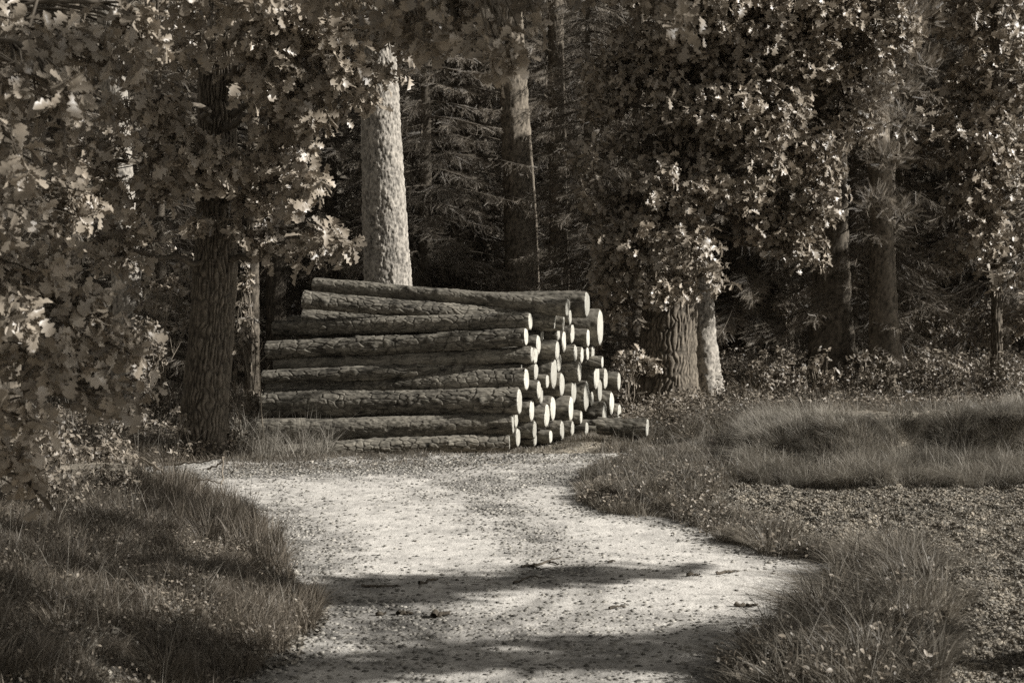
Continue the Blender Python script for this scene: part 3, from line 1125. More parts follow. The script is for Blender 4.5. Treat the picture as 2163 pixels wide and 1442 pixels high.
# ------------------------------------------------------------------ spruces
def make_spruce(seed, h, z0, L0, droop=.45, dens=1.0):
    r = np.random.default_rng(seed)
    lm, wm, tm = MB(), MB(), MB()
    tm.tube(np.array([[0, 0, -.2], [0, 0, h * .5], [0, 0, h]]), [.16, .1, .02], 14, .4)
    pos, DD, LN, WD, TI = [], [], [], [], []
    z = z0
    az0 = 0
    while z < h - .3:
        Lz = L0 * (1 - (z / h) ** 1.3) * r.uniform(.75, 1.1) + .25
        nb = 5
        for k in range(nb):
            az = az0 + k * 2 * math.pi / nb + r.normal() * .25
            L = Lz * r.uniform(.7, 1.15)
            od = np.array([math.cos(az), math.sin(az), 0])
            sd_ = np.array([-od[1], od[0], 0])
            n = max(6, int(L / .075))
            t = np.linspace(0, 1, n)
            zz = z + L * (.10 * t - droop * t ** 1.6 + .22 * droop * t ** 5)
            path = od[None] * (t * L)[:, None] + np.array([0, 0, 1.0]) * zz[:, None] + sd_ * (np.sin(t * 3 + seed + k) * .05 * L)[:, None]
            wm.tube(path, np.linspace(.022, .005, n), 4, .4)
            for side in (-1, 1, 0):
                mm = t > .12
                tp = path[mm]
                tt = t[mm]
                ln = (.16 + .42 * L * (1 - tt) * (.35 if side == 0 else .55)) * r.uniform(.6, 1.2, len(tt))
                d = sd_ * side * .9 + od * .6 + np.array([0, 0, -.35 if side else -1.1])
                d = nrm(d[None] + r.normal(size=(len(tt), 3)) * .22)
                pos.append(tp)
                DD.append(d)
                LN.append(ln)
                WD.append(np.full(len(tt), .035) * r.uniform(.8, 1.3, len(tt)))
                TI.append(np.clip(.3 + .5 * tt + r.normal(size=len(tt)) * .15, 0, 1))
                # second-order sprays
                for f in (.45, .8):
                    s2 = tp + d * (ln * f)[:, None]
                    d2 = nrm(d + r.normal(size=d.shape) * .6 + np.array([0, 0, -.4]))
                    pos.append(s2)
                    DD.append(d2)
                    LN.append(ln * .45)
                    WD.append(np.full(len(tt), .03))
                    TI.append(np.clip(.4 + .5 * tt + r.normal(size=len(tt)) * .15, 0, 1))
        az0 += .7
        z += .30 / dens * r.uniform(.8, 1.2)
    twigs(lm, np.concatenate(pos), np.concatenate(DD), np.concatenate(LN), np.concatenate(WD), np.concatenate(TI))
    return tm, lm, wm


def spruce_thing(seed, h, z0, L0, label, droop=.45):
    root = empty('spruce_tree', (0, 0, 0), label, 'tree', 'spruces in the shaded forest')
    tm, lm, wm = make_spruce(seed, h, z0, L0, droop)
    tm.build('trunk', M['dark_bark'], root, smooth=True)
    lm.build('boughs', M['needle'], root)
    wm.build('branches', M['branch'], root)
    return root


SPR = [spruce_thing(31, 13, .7, 2.6, 'x'), spruce_thing(32, 14, .4, 2.9, 'x', .55), spruce_thing(33, 9, .25, 2.3, 'x', .35)]
spots = [  # px, Y, kind, rotation, scale, label
    (1175, 31.4, 0, .3, 1.0, 'spruce with boughs hanging above the right half of the log pile'),
    (1010, 32.4, 1, 1.0, 1.0, 'dark spruce in the gap right of the tall sunlit pine'),
    (900, 29.6, 2, 2.2, .95, 'young spruce peeking over the pile beside the sunlit pine'),
    (1250, 33.5, 1, 2.9, .9, 'spruce in deep shade left of the right oak crown'),
    (700, 31.0, 0, 4.0, .9, 'spruce in deep shade behind the left end of the pile'),
    (1640, 34.0, 1, 5.0, 1, 'spruce with sweeping low boughs right of the slim pine'),
    (1800, 34.0, 0, .9, .9, 'spruce whose drooping bough crosses the shaded trunks'),
    (1540, 33.5, 0, 1.7, 1, 'dark spruce behind the slim pine'),
    (1800, 27.3, 1, 3.3, .68, 'spruce with long drooping boughs around the broad shaded trunks'),
    (960, 30.2, 2, .4, .95, 'feathery spruce right behind the top of the log pile'),
    (1240, 27.2, 0, 2.0, .6, 'small spruce between the pile and the right oak crown'),
    (2010, 33.5, 2, 3.3, 1.05, 'low feathery spruce in front of the trunk with the pale root'),
    (1900, 36.0, 1, 3.9, 1.0, 'spruce deep behind the two right oak crowns'),
    (2120, 32.0, 0, 5.4, 1.0, 'spruce behind the slender trunk at the right edge'),
    (480, 33.0, 1, .2, 1.0, 'spruce directly behind the left oak'),
    (340, 29.0, 2, 1.1, .8, 'young spruce left of the left oak'),
    (120, 32.0, 0, 2.1, 1.0, 'spruce behind the left foreground leaves'),
    (820, 36.0, 0, 4.4, 1.0, 'spruce hidden behind the tall sunlit pine'),
    (1080, 38.0, 1, 5.1, 1.1, 'spruce far behind the partly lit pine'),
    (1400, 36.0, 0, .5, 1.1, 'spruce far behind the right oak'),
    (1690, 38.0, 0, 1.5, 1.1, 'spruce far behind the broad shaded trunk'),
]
used = set()
for px, Y, k, rot, sc, lab in spots:
    if k in used:
        o = copy_tree(SPR[k], lab)
    else:
        o = SPR[k]
        o['label'] = lab
        used.add(k)
    x = (px - 1081.5) / F * Y
    o.location = (x, Y, float(tz(np.array([x]), np.array([Y]))[0]))
    o.rotation_euler = (0, 0, rot)
    o.scale = (sc, sc, sc)
# the same forest going on beyond the right and left edges: it shades the background
for i, (x, Y, k, sc) in enumerate([(14, 33, 0, 1.2), (17, 36, 1, 1.3), (12.5, 38, 0, 1.3), (20, 32, 1, 1.4), (18, 38, 1, 1.5), (22, 33, 0, 1.5),
                                   (13, 43, 1, 1.3), (-9.5, 27, 1, 1.1), (-13, 31, 0, 1.3), (16, 46, 0, 1.4), (24, 42, 1, 1.5), (28, 36, 0, 1.6)]):
    o = copy_tree(SPR[k], 'spruce of the forest edge beyond the side of the view')
    o.location = (x, Y, float(tz(np.array([x * 1.0]), np.array([Y * 1.0]))[0]))
    o.rotation_euler = (0, 0, i * 1.3)
    o.scale = (sc, sc, sc)

# woodland closing the view
mb = MB()
n = 42000
p = np.stack([rng.uniform(-34, 34, n), rng.uniform(48, 66, n), rng.uniform(0, 1, n) ** .9 * 17], -1)
keep = vnoise(p, .5, 3) > .38
p = p[keep]
n = len(p)
Dn = nrm(rng.normal(size=(n, 3)) + np.array([0, 0, -.2]))
leaves(mb, p, Dn, nrm(rng.normal(size=(n, 3)) + np.array([0, -.6, .6])), rng.uniform(.3, .6, n), OV, rng.random(n))
tag(mb.build('woods', M['needle']), 'far dark woodland closing off the view', 'woods', kind='stuff')

# roadside trees standing outside the frame at right: their shadows bar the track and darken the left bank
def shade_source(x, y, h):
    """the place at height h whose shadow falls on ground point x, y"""
    return np.array([x + SUNV[0] / SUNV[2] * h, y + SUNV[1] / SUNV[2] * h, h])


def roadside(base, top, lumps, lab, r=.2):
    base = np.array(base, float)
    root = empty('roadside_tree', base, lab, 'tree', 'roadside trees')
    path = [base - [0, 0, .2], base + (np.array(top) - base) * .5 + [.3, 0, .3], np.array(top, float)]
    V, q, ti, ctr = trunk_mesh(path, [r * 1.2, r, r * .5], 'oak', 40, .08, .3, 40)
    m = MB()
    m.add(V - base, q, None, ti)
    m.build('trunk', M['oak_bark'], root, smooth=True)
    lm, wm = MB(), MB()
    for k, (c, rad, n) in enumerate(lumps):
        pp, DD = blob_points(np.array(c), np.array(rad), n, .36, 1.6, k)
        rosettes(lm, pp - base, DD, .15, 5, OV)
        j = np.argmin(np.linalg.norm(ctr - c, axis=1))
        wm.tube(wander(ctr[j] - base, c - base, 7, .06, .04), np.linspace(.02, .012, 7), 5, .4)
    lm.build('crown', M['leaf'], root)
    wm.build('branches', M['branch'], root)


def along(a, b, h, n, rad, cnt):
    return [(shade_source(a[0] + (b[0] - a[0]) * t, a[1] + (b[1] - a[1]) * t, h + rng.normal() * .15), rad, cnt) for t in np.linspace(0, 1, n)]


TRK = [(5.68, 26.0, z_) for z_ in (.9, 1.8, 2.7, 3.6)]  # trunk points kept dark by leaf lumps added in the sun's path
roadside((17.5, 24.5, 0), (16.6, 23.5, 11.0), [(np.array([x, y, z]) + np.array(SUNV) / SUNV[2] * 6.1, (.6, .36, .6), 130) for x, y, z in TRK],
         'unseen tree added outside the frame to shade the broad trunks at the back right')
g1, g2 = G(1330, 1206), G(640, 1256)
roadside((14.2, 7.0, 0), (11.5, 7.6, 6.4), along(g1, g2, 5.6, 6, (.55, .36, .26), 30) + along(g1 * .25 + g2 * .75, g2 + [-.9, -.1, 0], 6.0, 4, (.7, .45, .3), 75),
         'roadside tree outside the frame whose long bough shades the middle of the track')
g1, g2 = G(1620, 1345), G(520, 1420)
roadside((13.4, 2.2, 0), (11.0, 3.6, 6.2), along(g1, g2, 5.4, 7, (.55, .36, .26), 32) + along(g2, g2 + [-.8, -.3, 0], 6.0, 3, (.7, .45, .3), 75),
         'roadside tree outside the frame whose long bough shades the near track', .17)
LBk = [(-2.6, 9.2), (-3.3, 10.6), (-2.7, 11.6), (-3.6, 12.6), (-4.2, 9.4), (-2.4, 8.0), (-3.0, 14.0), (-4.5, 14.5), (-4.6, 11.5)]
roadside((13.0, 4.4, 0), (10.5, 5.6, 8.6), [(shade_source(x, y, 7.6 + .3 * (i % 3)), (.75, .6, .45), 60) for i, (x, y) in enumerate(LBk)],
         'roadside tree outside the frame whose crown shades the left bank')
NEAR_ = [(-2.0, 8.1, z_) for z_ in (.9, 1.7, 2.4, 3.1)] + [(-1.7, 8.5, z_) for z_ in (1.3, 2.6, 3.3)] + [(-2.5, 8.0, z_) for z_ in (1.4, 2.7)] + \
        [(.1, 8.3, 3.4), (-.6, 8.5, 3.4), (-3.2, 18.0, 3.6)]
roadside((14.5, 1.2, 0), (10.5, 4.8, 10.4), [(np.array([x, y, z]) + np.array([SUNV[0], SUNV[1], SUNV[2]]) / SUNV[2] * (6.2 + .4 * (i % 3)), (.62, .5, .42), 75)
                                              for i, (x, y, z) in enumerate(NEAR_)],
         'roadside tree outside the frame whose crown dims the nearest leaves')
roadside((12.2, 26.5, 0), (10.4, 16.4, 9.6), [(shade_source(-3.42, 19.5, 7.4) + [0, 0, dz_], (.8, .62, .6), 330) for dz_ in (.5, 1.2, 2.0, 2.8, 3.6)],  # added crown lumps block the sun from the left oak trunk
         'unseen tree added outside the frame so its crown shades the left oak trunk', .07)


# ================================================================== GRASS, LITTER, STONES
def scatter(poly, n, zoff=0.0, road=None):
    """n ground points whose picture position falls in poly"""
    poly = np.array(poly, float)
    g = np.array([G(a, max(b, 660)) for a, b in poly])
    lo, hi = g.min(0), g.max(0)
    out = []
    tot = 0
    while tot < n:
        x = rng.uniform(lo[0] - .3, hi[0] + .3, n * 2)
        y = rng.uniform(lo[1] * (.74 if lo[0] < -1.4 and lo[1] < 10 else 1) - .5, hi[1] + 1.0, n * 2)
        s = road_sdf(x, y)
        z = tz(x, y, s)
        p = np.stack([x, y, z], -1)
        px, py = proj(p)
        m = in_poly(px, py, poly)
        if road is not None:
            m &= road(s)
        out.append(p[m])
        tot += m.sum()
        if m.sum() < 5:
            break
    return np.concatenate(out)[:n]


def grass(name, poly, n, hgt, wid, mat, label, clump=.5, lean=.35, road=lambda s: s > .02, bend=.5, cdir=None, keepn=None):
    p = scatter(poly, n, road=road)
    if keepn:
        p = p[keepn(p)]
    n = len(p)
    c = np.clip((vnoise(p, 2.6, 1.0) * .5 + vnoise(p, 8.0, 2.0) * .5 - .5) * 1.5 + .5, 0, 1)
    ok = (c > .36) | (rng.random(n) < .4)
    p, c = p[ok], c[ok]
    n = len(p)
    # clumps: blades lean away from local centres
    e = .06
    gx = vnoise(p + [e, 0, 0], 5) - vnoise(p - [e, 0, 0], 5)
    gy = vnoise(p + [0, e, 0], 5) - vnoise(p - [0, e, 0], 5)
    ld = np.stack([-gx, -gy, 0 * gx], -1) * 6 * clump + rng.normal(size=(n, 3)) * np.array([lean, lean, 0])
    if cdir is not None:
        ld = ld + np.array(cdir)
    h = hgt * rng.uniform(.45, 1.25, n) * (.35 + 1.25 * c)
    w = wid * rng.uniform(.6, 1.3, n)
    side = nrm(np.stack([rng.normal(size=n), rng.normal(size=n) * .4, 0 * c], -1))
    V = []
    for t, ww in ((0, 1), (.35, .85), (.7, .6), (1, 0)):
        ctr_ = p + np.array([0, 0, 1.0]) * (h * (t - bend * .45 * t * t * np.linalg.norm(ld, axis=1).clip(0, 1.6)))[:, None] \
            + ld * (h * (t * .35 + bend * t * t))[:, None]
        if ww:
            V.append(ctr_ - side * (w * ww * .5)[:, None])
            V.append(ctr_ + side * (w * ww * .5)[:, None])
        else:
            V.append(ctr_)
    V = np.stack(V, 1)
    off = (np.arange(n) * 7)[:, None, None]
    q = (np.array([[0, 1, 3, 2], [2, 3, 5, 4]])[None] + off).reshape(-1, 4)
    t = (np.array([[4, 5, 6]])[None] + off).reshape(-1, 3)
    ti = np.clip(rng.random(n) * .6 + vnoise(p, 1.5, 8) * .5 - .05, 0, 1)
    m = MB()
    m.add(V.reshape(-1, 3), q, t, np.repeat(ti, 7))
    return tag(m.build(name, M[mat]), label, 'grass', kind='stuff')


bankL = [(-60, 1020), (250, 1025), (440, 1035), (520, 1085), (620, 1200), (700, 1290), (620, 1400), (560, 1500), (-60, 1500)]
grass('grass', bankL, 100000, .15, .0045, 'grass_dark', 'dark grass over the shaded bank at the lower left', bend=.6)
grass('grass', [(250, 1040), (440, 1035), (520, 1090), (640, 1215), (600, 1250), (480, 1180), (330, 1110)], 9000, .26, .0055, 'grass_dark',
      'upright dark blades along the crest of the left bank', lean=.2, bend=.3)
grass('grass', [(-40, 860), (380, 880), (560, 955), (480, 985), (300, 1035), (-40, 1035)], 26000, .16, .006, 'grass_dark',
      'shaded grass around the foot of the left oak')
grass('grass', [(470, 945), (1090, 940), (1300, 905), (1300, 935), (1080, 958), (860, 972), (640, 985), (470, 985)], 16000, .07, .005, 'grass',
      'short grass along the foot of the log pile', road=lambda s: s > -.25)
grass('grass', [(510, 900), (600, 905), (690, 940), (710, 975), (510, 985)], 2600, .42, .005, 'grass_dry',
      'tall dry stalks at the left foot of the log pile', lean=.5, bend=.35, road=lambda s: s > .0)
isl = [(1190, 1000), (1290, 935), (1420, 930), (1560, 925), (1760, 930), (1760, 1010), (1560, 1020), (1500, 1060), (1620, 1110), (1800, 1180),
       (1800, 1240), (1620, 1200), (1480, 1150), (1380, 1110), (1210, 1090)]
grass('grass', isl, 60000, .14, .0048, 'grass', 'sunlit grass on the verge inside the bend of the track', bend=.55)
grass('grass', [(1400, 880), (1700, 850), (2230, 850), (2230, 925), (1700, 925), (1400, 935), (1290, 935)], 42000, .15, .006, 'grass',
      'grass strip along the forest edge at right', bend=.5)
grass('grass', [(1560, 905), (1760, 895), (2230, 880), (2230, 1010), (1700, 1010), (1580, 985)], 60000, .21, .0055, 'grass_dry',
      'pale dry grass on the low ridge at right', bend=.7, cdir=(-.15, -.35, 0))
grass('grass', [(1560, 975), (1700, 975), (2230, 970), (2230, 1040), (1720, 1035), (1560, 1020)], 20000, .26, .0055, 'grass_dry',
      'bleached grass hanging down the cut edge of the ridge', bend=.9, cdir=(-.1, -.6, 0), clump=.25)
tus = [(1490, 1460), (1590, 1340), (1680, 1230), (1760, 1190), (1900, 1170), (1990, 1260), (2010, 1380), (1990, 1500), (1480, 1500)]
grass('grass', tus, 26000, .26, .0075, 'grass', 'big leafy tussock between the track and the field', lean=.45, bend=.6, clump=.8)
grass('grass', [(1760, 1040), (2230, 1040), (2230, 1500), (1900, 1500), (1980, 1250), (1800, 1180)], 3000, .05, .005, 'grass',
      'sparse short weeds dotted over the field soil')
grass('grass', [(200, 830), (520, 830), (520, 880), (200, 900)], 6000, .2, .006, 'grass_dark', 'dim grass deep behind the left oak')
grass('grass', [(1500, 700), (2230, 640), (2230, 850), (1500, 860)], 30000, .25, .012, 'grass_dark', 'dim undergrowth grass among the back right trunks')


def ground_litter(name, poly, n, size, mat, label, cat, road=None, tmpl=OV, tilt=.5, lift=.01):
    p = scatter(poly, n, road=road)
    n = len(p)
    p = p + np.array([0, 0, lift])
    D = nrm(rng.normal(size=(n, 3)) * np.array([1, 1, .25]))
    U = nrm(np.array([0, 0, 1.0]) + rng.normal(size=(n, 3)) * tilt)
    m = MB()
    leaves(m, p, D, U, size * rng.uniform(.5, 1.4, n), tmpl, rng.random(n) ** 1.4)
    return tag(m.build(name, M[mat]), label, cat, kind='stuff')


ground_litter('leaf_litter', [(1480, 1010), (2230, 1010), (2230, 1500), (1700, 1500), (1900, 1250), (1700, 1180), (1500, 1080)], 70000, .019, 'litter',
              'crumbled dead leaves and straw over the field', 'leaf litter', road=lambda s: s > .05)
ground_litter('leaf_litter', [(-60, 1040), (420, 1050), (700, 1290), (620, 1500), (-60, 1500)], 30000, .04, 'litter',
              'dead leaves caught in the left bank grass', 'leaf litter', road=lambda s: s > -.05)
ground_litter('leaf_litter', [(460, 950), (1290, 935), (1290, 975), (460, 1010)], 6000, .03, 'litter', 'dead leaves strewn in front of the log pile',
              'leaf litter')
ground_litter('leaf_litter', [(-60, 700), (2230, 620), (2230, 870), (-60, 980)], 26000, .10, 'leaf_far', 'leaves covering the forest floor',
              'leaf litter', road=lambda s: s > .3)

def herbs(poly, n, hmax, size, label, mat='leaf_far'):
    p = scatter(poly, n, road=lambda s: s > .0)
    n = len(p)
    c = vnoise(p, 2.5, 30.)
    k = (c > .42) | (rng.random(n) < .25)
    p = p[k] + np.stack([0 * c[k], 0 * c[k], rng.random(k.sum()) * hmax], -1)
    n = len(p)
    m = MB()
    D = nrm(rng.normal(size=(n, 3)) * np.array([1, 1, .5]))
    leaves(m, p, D, nrm(np.array([0, -.2, .9]) + rng.normal(size=(n, 3)) * .5), size * rng.uniform(.5, 1.5, n), OV, rng.random(n))
    tag(m.build('weeds', M[mat]), label, 'weeds', kind='stuff')


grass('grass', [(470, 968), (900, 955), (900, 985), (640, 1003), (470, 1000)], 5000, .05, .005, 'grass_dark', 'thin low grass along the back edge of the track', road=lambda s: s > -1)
grass('grass', [(1300, 912), (1400, 905), (1400, 945), (1280, 945)], 2600, .13, .005, 'grass', 'grass tuft around the lone log at the foot of the pile')
for poly_, n_, h_, lab_ in ((bankL, 1500, .3, 'dead straw stems standing in the left bank grass'), (isl, 1500, .27, 'pale seed stems standing over the verge'),
                           (tus, 900, .42, 'dry stems standing out of the big tussock'),
                           ([(1560, 905), (1760, 895), (2230, 880), (2230, 1010), (1580, 985)], 2500, .34, 'straw stems over the low ridge'),
                           ([(-40, 860), (380, 880), (560, 955), (300, 1035), (-40, 1035)], 900, .4, 'dead stems under the trees at the left')):
    grass('dry_grass', poly_, n_, h_, .0035, 'grass_dry', lab_, lean=.55, bend=.5, clump=.3)
herbs([(-60, 1040), (300, 1040), (560, 1130), (690, 1290), (620, 1500), (-60, 1500)], 26000, .14, .02, 'broad-leaved weeds mixed into the left bank grass')
herbs([(-60, 860), (380, 880), (560, 955), (300, 1035), (-60, 1040)], 16000, .22, .045, 'low weeds under the trees at the left')
herbs(isl, 12000, .14, .03, 'small weeds in the verge grass inside the bend')
herbs([(1290, 850), (2230, 840), (2230, 900), (1290, 920)], 16000, .22, .04, 'weeds along the forest edge at right')
herbs(tus, 5000, .22, .03, 'weeds growing in the big tussock')
herbs([(1500, 660), (2230, 640), (2230, 860), (1500, 860)], 42000, .35, .05, 'leafy undergrowth among the back right trunks')

# stones
ICO = None


def ico():
    t = (1 + 5 ** .5) / 2
    v = np.array([(-1, t, 0), (1, t, 0), (-1, -t, 0), (1, -t, 0), (0, -1, t), (0, 1, t), (0, -1, -t), (0, 1, -t), (t, 0, -1), (t, 0, 1), (-t, 0, -1),
                  (-t, 0, 1)], float)
    v /= np.linalg.norm(v[0])
    f = np.array([(0, 11, 5), (0, 5, 1), (0, 1, 7), (0, 7, 10), (0, 10, 11), (1, 5, 9), (5, 11, 4), (11, 10, 2), (10, 7, 6), (7, 1, 8), (3, 9, 4), (3, 4, 2),
                  (3, 2, 6), (3, 6, 8), (3, 8, 9), (4, 9, 5), (2, 4, 11), (6, 2, 10), (8, 6, 7), (9, 8, 1)])
    return v, f


IV, IF = ico()


def pebbles(m, p, size):
    n = len(p)
    variants = [IV * (1 + rng.uniform(-.28, .28, (12, 1))) for _ in range(6)]
    k = rng.integers(0, 6, n)
    th = rng.uniform(0, 6.28, n)
    sx, sy, sz = size * rng.uniform(.7, 1.4, n), size * rng.uniform(.7, 1.3, n), size * rng.uniform(.45, .9, n)
    Mx = np.zeros((n, 3, 3))
    Mx[:, 0, 0], Mx[:, 0, 1] = np.cos(th) * sx, -np.sin(th) * sy
    Mx[:, 1, 0], Mx[:, 1, 1] = np.sin(th) * sx, np.cos(th) * sy
    Mx[:, 2, 2] = sz
    ti = rng.random(n) ** 1.5
    for j in range(6):
        q = k == j
        m.inst(variants[j], None, IF, Mx[q], p[q], ti[q])


roadpoly = [(-60, 980), (480, 965), (900, 950), (1300, 935), (1760, 925), (1760, 980), (1300, 990), (1240, 1060), (1750, 1200), (1480, 1500),
            (440, 1500), (680, 1290), (480, 1050), (-60, 1060)]
m = MB()
p = scatter(roadpoly, 190000, road=lambda s: s < .15)
dn = coarse(p, road_sdf(p[:, 0], p[:, 1]))
ok = rng.random(len(p)) < dn * .75
p = p[ok]
pebbles(m, p, .0058 * (rng.random(len(p)) ** 4 * 3.2 + .55))
tag(m.build('gravel', M['stone']), 'loose pebbles scattered over the pale track', 'gravel', kind='stuff')
# clods of the field
m = MB()
p = scatter([(1500, 1020), (2230, 1020), (2230, 1500), (1960, 1500), (1990, 1280), (1760, 1180)], 42000, road=lambda s: s > .1)
pebbles(m, p, .012 * (rng.random(len(p)) ** 2 * 1.4 + .4))
tag(m.build('soil_clods', M['soil']), 'small crumbly clods over the field soil', 'clods', kind='stuff')


def rock(px, py, size_px, label, seed, z=0):
    Yg = G(px, py)[1]
    r = size_px * .5 * Yg / F
    c = G(px, py)
    bm = MB()
    nu, nv = 20, 12
    th, ph = np.meshgrid(np.arange(nu) / nu * 2 * math.pi, np.linspace(.02, math.pi - .02, nv), indexing='ij')
    d = np.stack([np.cos(th) * np.sin(ph), np.sin(th) * np.sin(ph), np.cos(ph)], -1).reshape(-1, 3)
    rr = r * (.75 + .6 * fbm(d, 1.6, seed))
    V = d * rr[:, None] * np.array([1, 1, .7])
    i, j = np.meshgrid(np.arange(nu), np.arange(nv - 1), indexing='ij')
    i2 = (i + 1) % nu
    q = np.stack([i * nv + j, i2 * nv + j, i2 * nv + j + 1, i * nv + j + 1], -1).reshape(-1, 4)
    bm.add(V, q, None, .75)
    o = bm.build('stone', M['stone'], smooth=False)
    tag(o, label, 'stone', 'stones on the track')
    o.location = (c[0], c[1], float(tz(c[:1], c[1:2])[0]) + r * .35)


rock(617, 1212, 26, 'largest pale stone at the edge of the left bank', 1)
rock(1880, 1100, 10, 'pale stone lying on the field right of the bend', 2)
rock(1466, 950, 12, 'bright white stone on the far verge', 3)
rock(1147, 1257, 9, 'small round pale stone on the near track below the twigs', 4)
rock(912, 1300, 10, 'flat pale stone beside the black stick', 5)
rock(560, 1372, 14, 'pale stone in the litter at the near left', 6)
rock(880, 1144, 9, 'lone stone on the smooth middle of the track', 7)
rock(1626, 1191, 12, 'pale stone on the right edge of the track', 8)


# sticks
def stick(pts_px, r, label, name='stick', mat='dark_bark', side=(), z=.016, hgt=None):
    r *= 1.7
    m = MB()
    pts = []
    for i, (a, b) in enumerate(pts_px):
        g = G(a, b) if hgt is None or hgt[i] is None else None
        if g is None:
            g = P(a, b, hgt[i])
        else:
            g[2] = float(tz(g[:1], g[1:2])[0]) + z
            g = np.array([g[0], g[1], g[2]])
        pts.append(g)
    pts = np.array(pts)
    t = np.linspace(0, len(pts) - 1, len(pts) * 5)
    k = np.arange(len(pts))
    fine = np.stack([np.interp(t, k, pts[:, i]) for i in range(3)], -1)
    fine += rng.normal(size=fine.shape) * r * .35
    base = fine[0].copy()
    m.tube(fine - base, np.linspace(r, r * .45, len(fine)) * rng.uniform(.85, 1.15, len(fine)), 7, .35)
    for (i, dx, dy, dz) in side:
        a = fine[int(i * (len(fine) - 1))]
        b = a + np.array([dx, dy, dz])
        w = wander(a, b, 7, .09)
        m.tube(w - base, np.linspace(r * .6, r * .2, 7), 5, .4)
    o = m.build(name, M[mat], smooth=True)
    o.location = base
    tag(o, label, 'stick', 'sticks and twigs on the ground')
    return o


stick([(1102, 1200), (1135, 1197), (1160, 1190), (1182, 1196)], .007, 'forked black twig in the shaded middle of the track',
      side=[(.6, .12, .1, .02), (.4, -.1, -.3, 0), (.2, .2, -.25, .01)])
stick([(1085, 1236), (1120, 1222), (1150, 1225)], .005, 'thin curved twig just below the forked black twig')
stick([(885, 1236), (925, 1226)], .008, 'short dark stick left of the forked twig')
stick([(915, 1304), (950, 1298)], .013, 'thick black bark piece on the near track')
stick([(840, 1298), (868, 1297)], .012, 'rounded dark bark piece left of the thick black one')
stick([(795, 1299), (815, 1297)], .010, 'small dark chip left of the rounded bark piece')
stick([(1452, 1220), (1478, 1218)], .008, 'stubby black stick right on the track')
stick([(1512, 1217), (1540, 1213), (1560, 1211)], .007, 'slightly curved stick near the right verge')
stick([(1555, 1283), (1600, 1284)], .010, 'black stick below the curved one near the tussock')
stick([(1285, 1191), (1300, 1189)], .005, 'tiny stick in the pale right wheel track')
stick([(1285, 1288), (1320, 1285)], .006, 'small stick below the shade band on the near track')
stick([(765, 1240), (845, 1241)], .006, 'long thin stick along the upper shade band')
stick([(1740, 1020), (1750, 1042), (1764, 1050)], .012, 'pale splinter leaning on the cut edge of the ridge', mat='twig')
stick([(420, 1360), (450, 1385), (500, 1402), (545, 1410)], .018, 'long bent branch lying in the near left litter',
      side=[(.1, -.1, .15, .1), (.7, .1, -.1, .02)])
stick([(455, 1330), (500, 1335), (520, 1360), (530, 1372)], .011, 'pale crooked stick above the long bent branch', mat='twig', side=[(.35, -.03, .1, .1)])
stick([(250, 1350), (285, 1390), (292, 1420)], .010, 'thin stick standing in the grass at the near left')
# brush of dead branches behind the left bank
br = empty('fallen_branch', G(420, 1040), 'dead branched limb sprawled behind the left bank near the oak', 'branch')
m = MB()
o0 = np.array(br.location)


def lp(px, py, Y):
    return P(px, py, Y)


main = np.array([lp(415, 1045, 15.6), lp(380, 1020, 15.7), lp(320, 1000, 15.9), lp(270, 985, 16.0), lp(220, 985, 16.2)])
paths = [(main, .022),
         (np.array([lp(380, 1020, 15.7), lp(430, 1012, 15.6), lp(470, 1022, 15.5)]), .012),
         (np.array([lp(320, 1000, 15.9), lp(350, 980, 15.9), lp(400, 978, 15.8), lp(450, 970, 15.7), lp(472, 966, 15.6)]), .013),
         (np.array([lp(360, 1010, 15.8), lp(330, 985, 15.9), lp(300, 968, 16), lp(265, 960, 16)]), .014),
         (np.array([lp(470, 966, 15.5), lp(472, 1000, 15.4), lp(466, 1030, 15.3), lp(474, 1048, 15.3)]), .009),
         (np.array([lp(280, 985, 16.0), lp(230, 1008, 16), lp(190, 1008, 16)]), .012),
         (np.array([lp(440, 992, 15.7), lp(470, 975, 15.6), lp(474, 964, 15.5)]), .01),
         (np.array([lp(250, 975, 16.0), lp(230, 940, 16.1), lp(215, 930, 16)]), .008),
         (np.array([lp(395, 1032, 15.6), lp(360, 1040, 15.5), lp(300, 1043, 15.4)]), .009)]
for pth, r in paths:
    t = np.linspace(0, len(pth) - 1, len(pth) * 5)
    f = np.stack([np.interp(t, np.arange(len(pth)), pth[:, i]) for i in range(3)], -1) + rng.normal(size=(len(t), 3)) * .006
    m.tube(f - o0, np.linspace(r, r * .4, len(t)), 6, .4)
m.build('dead_wood', M['twig'], br, smooth=True)


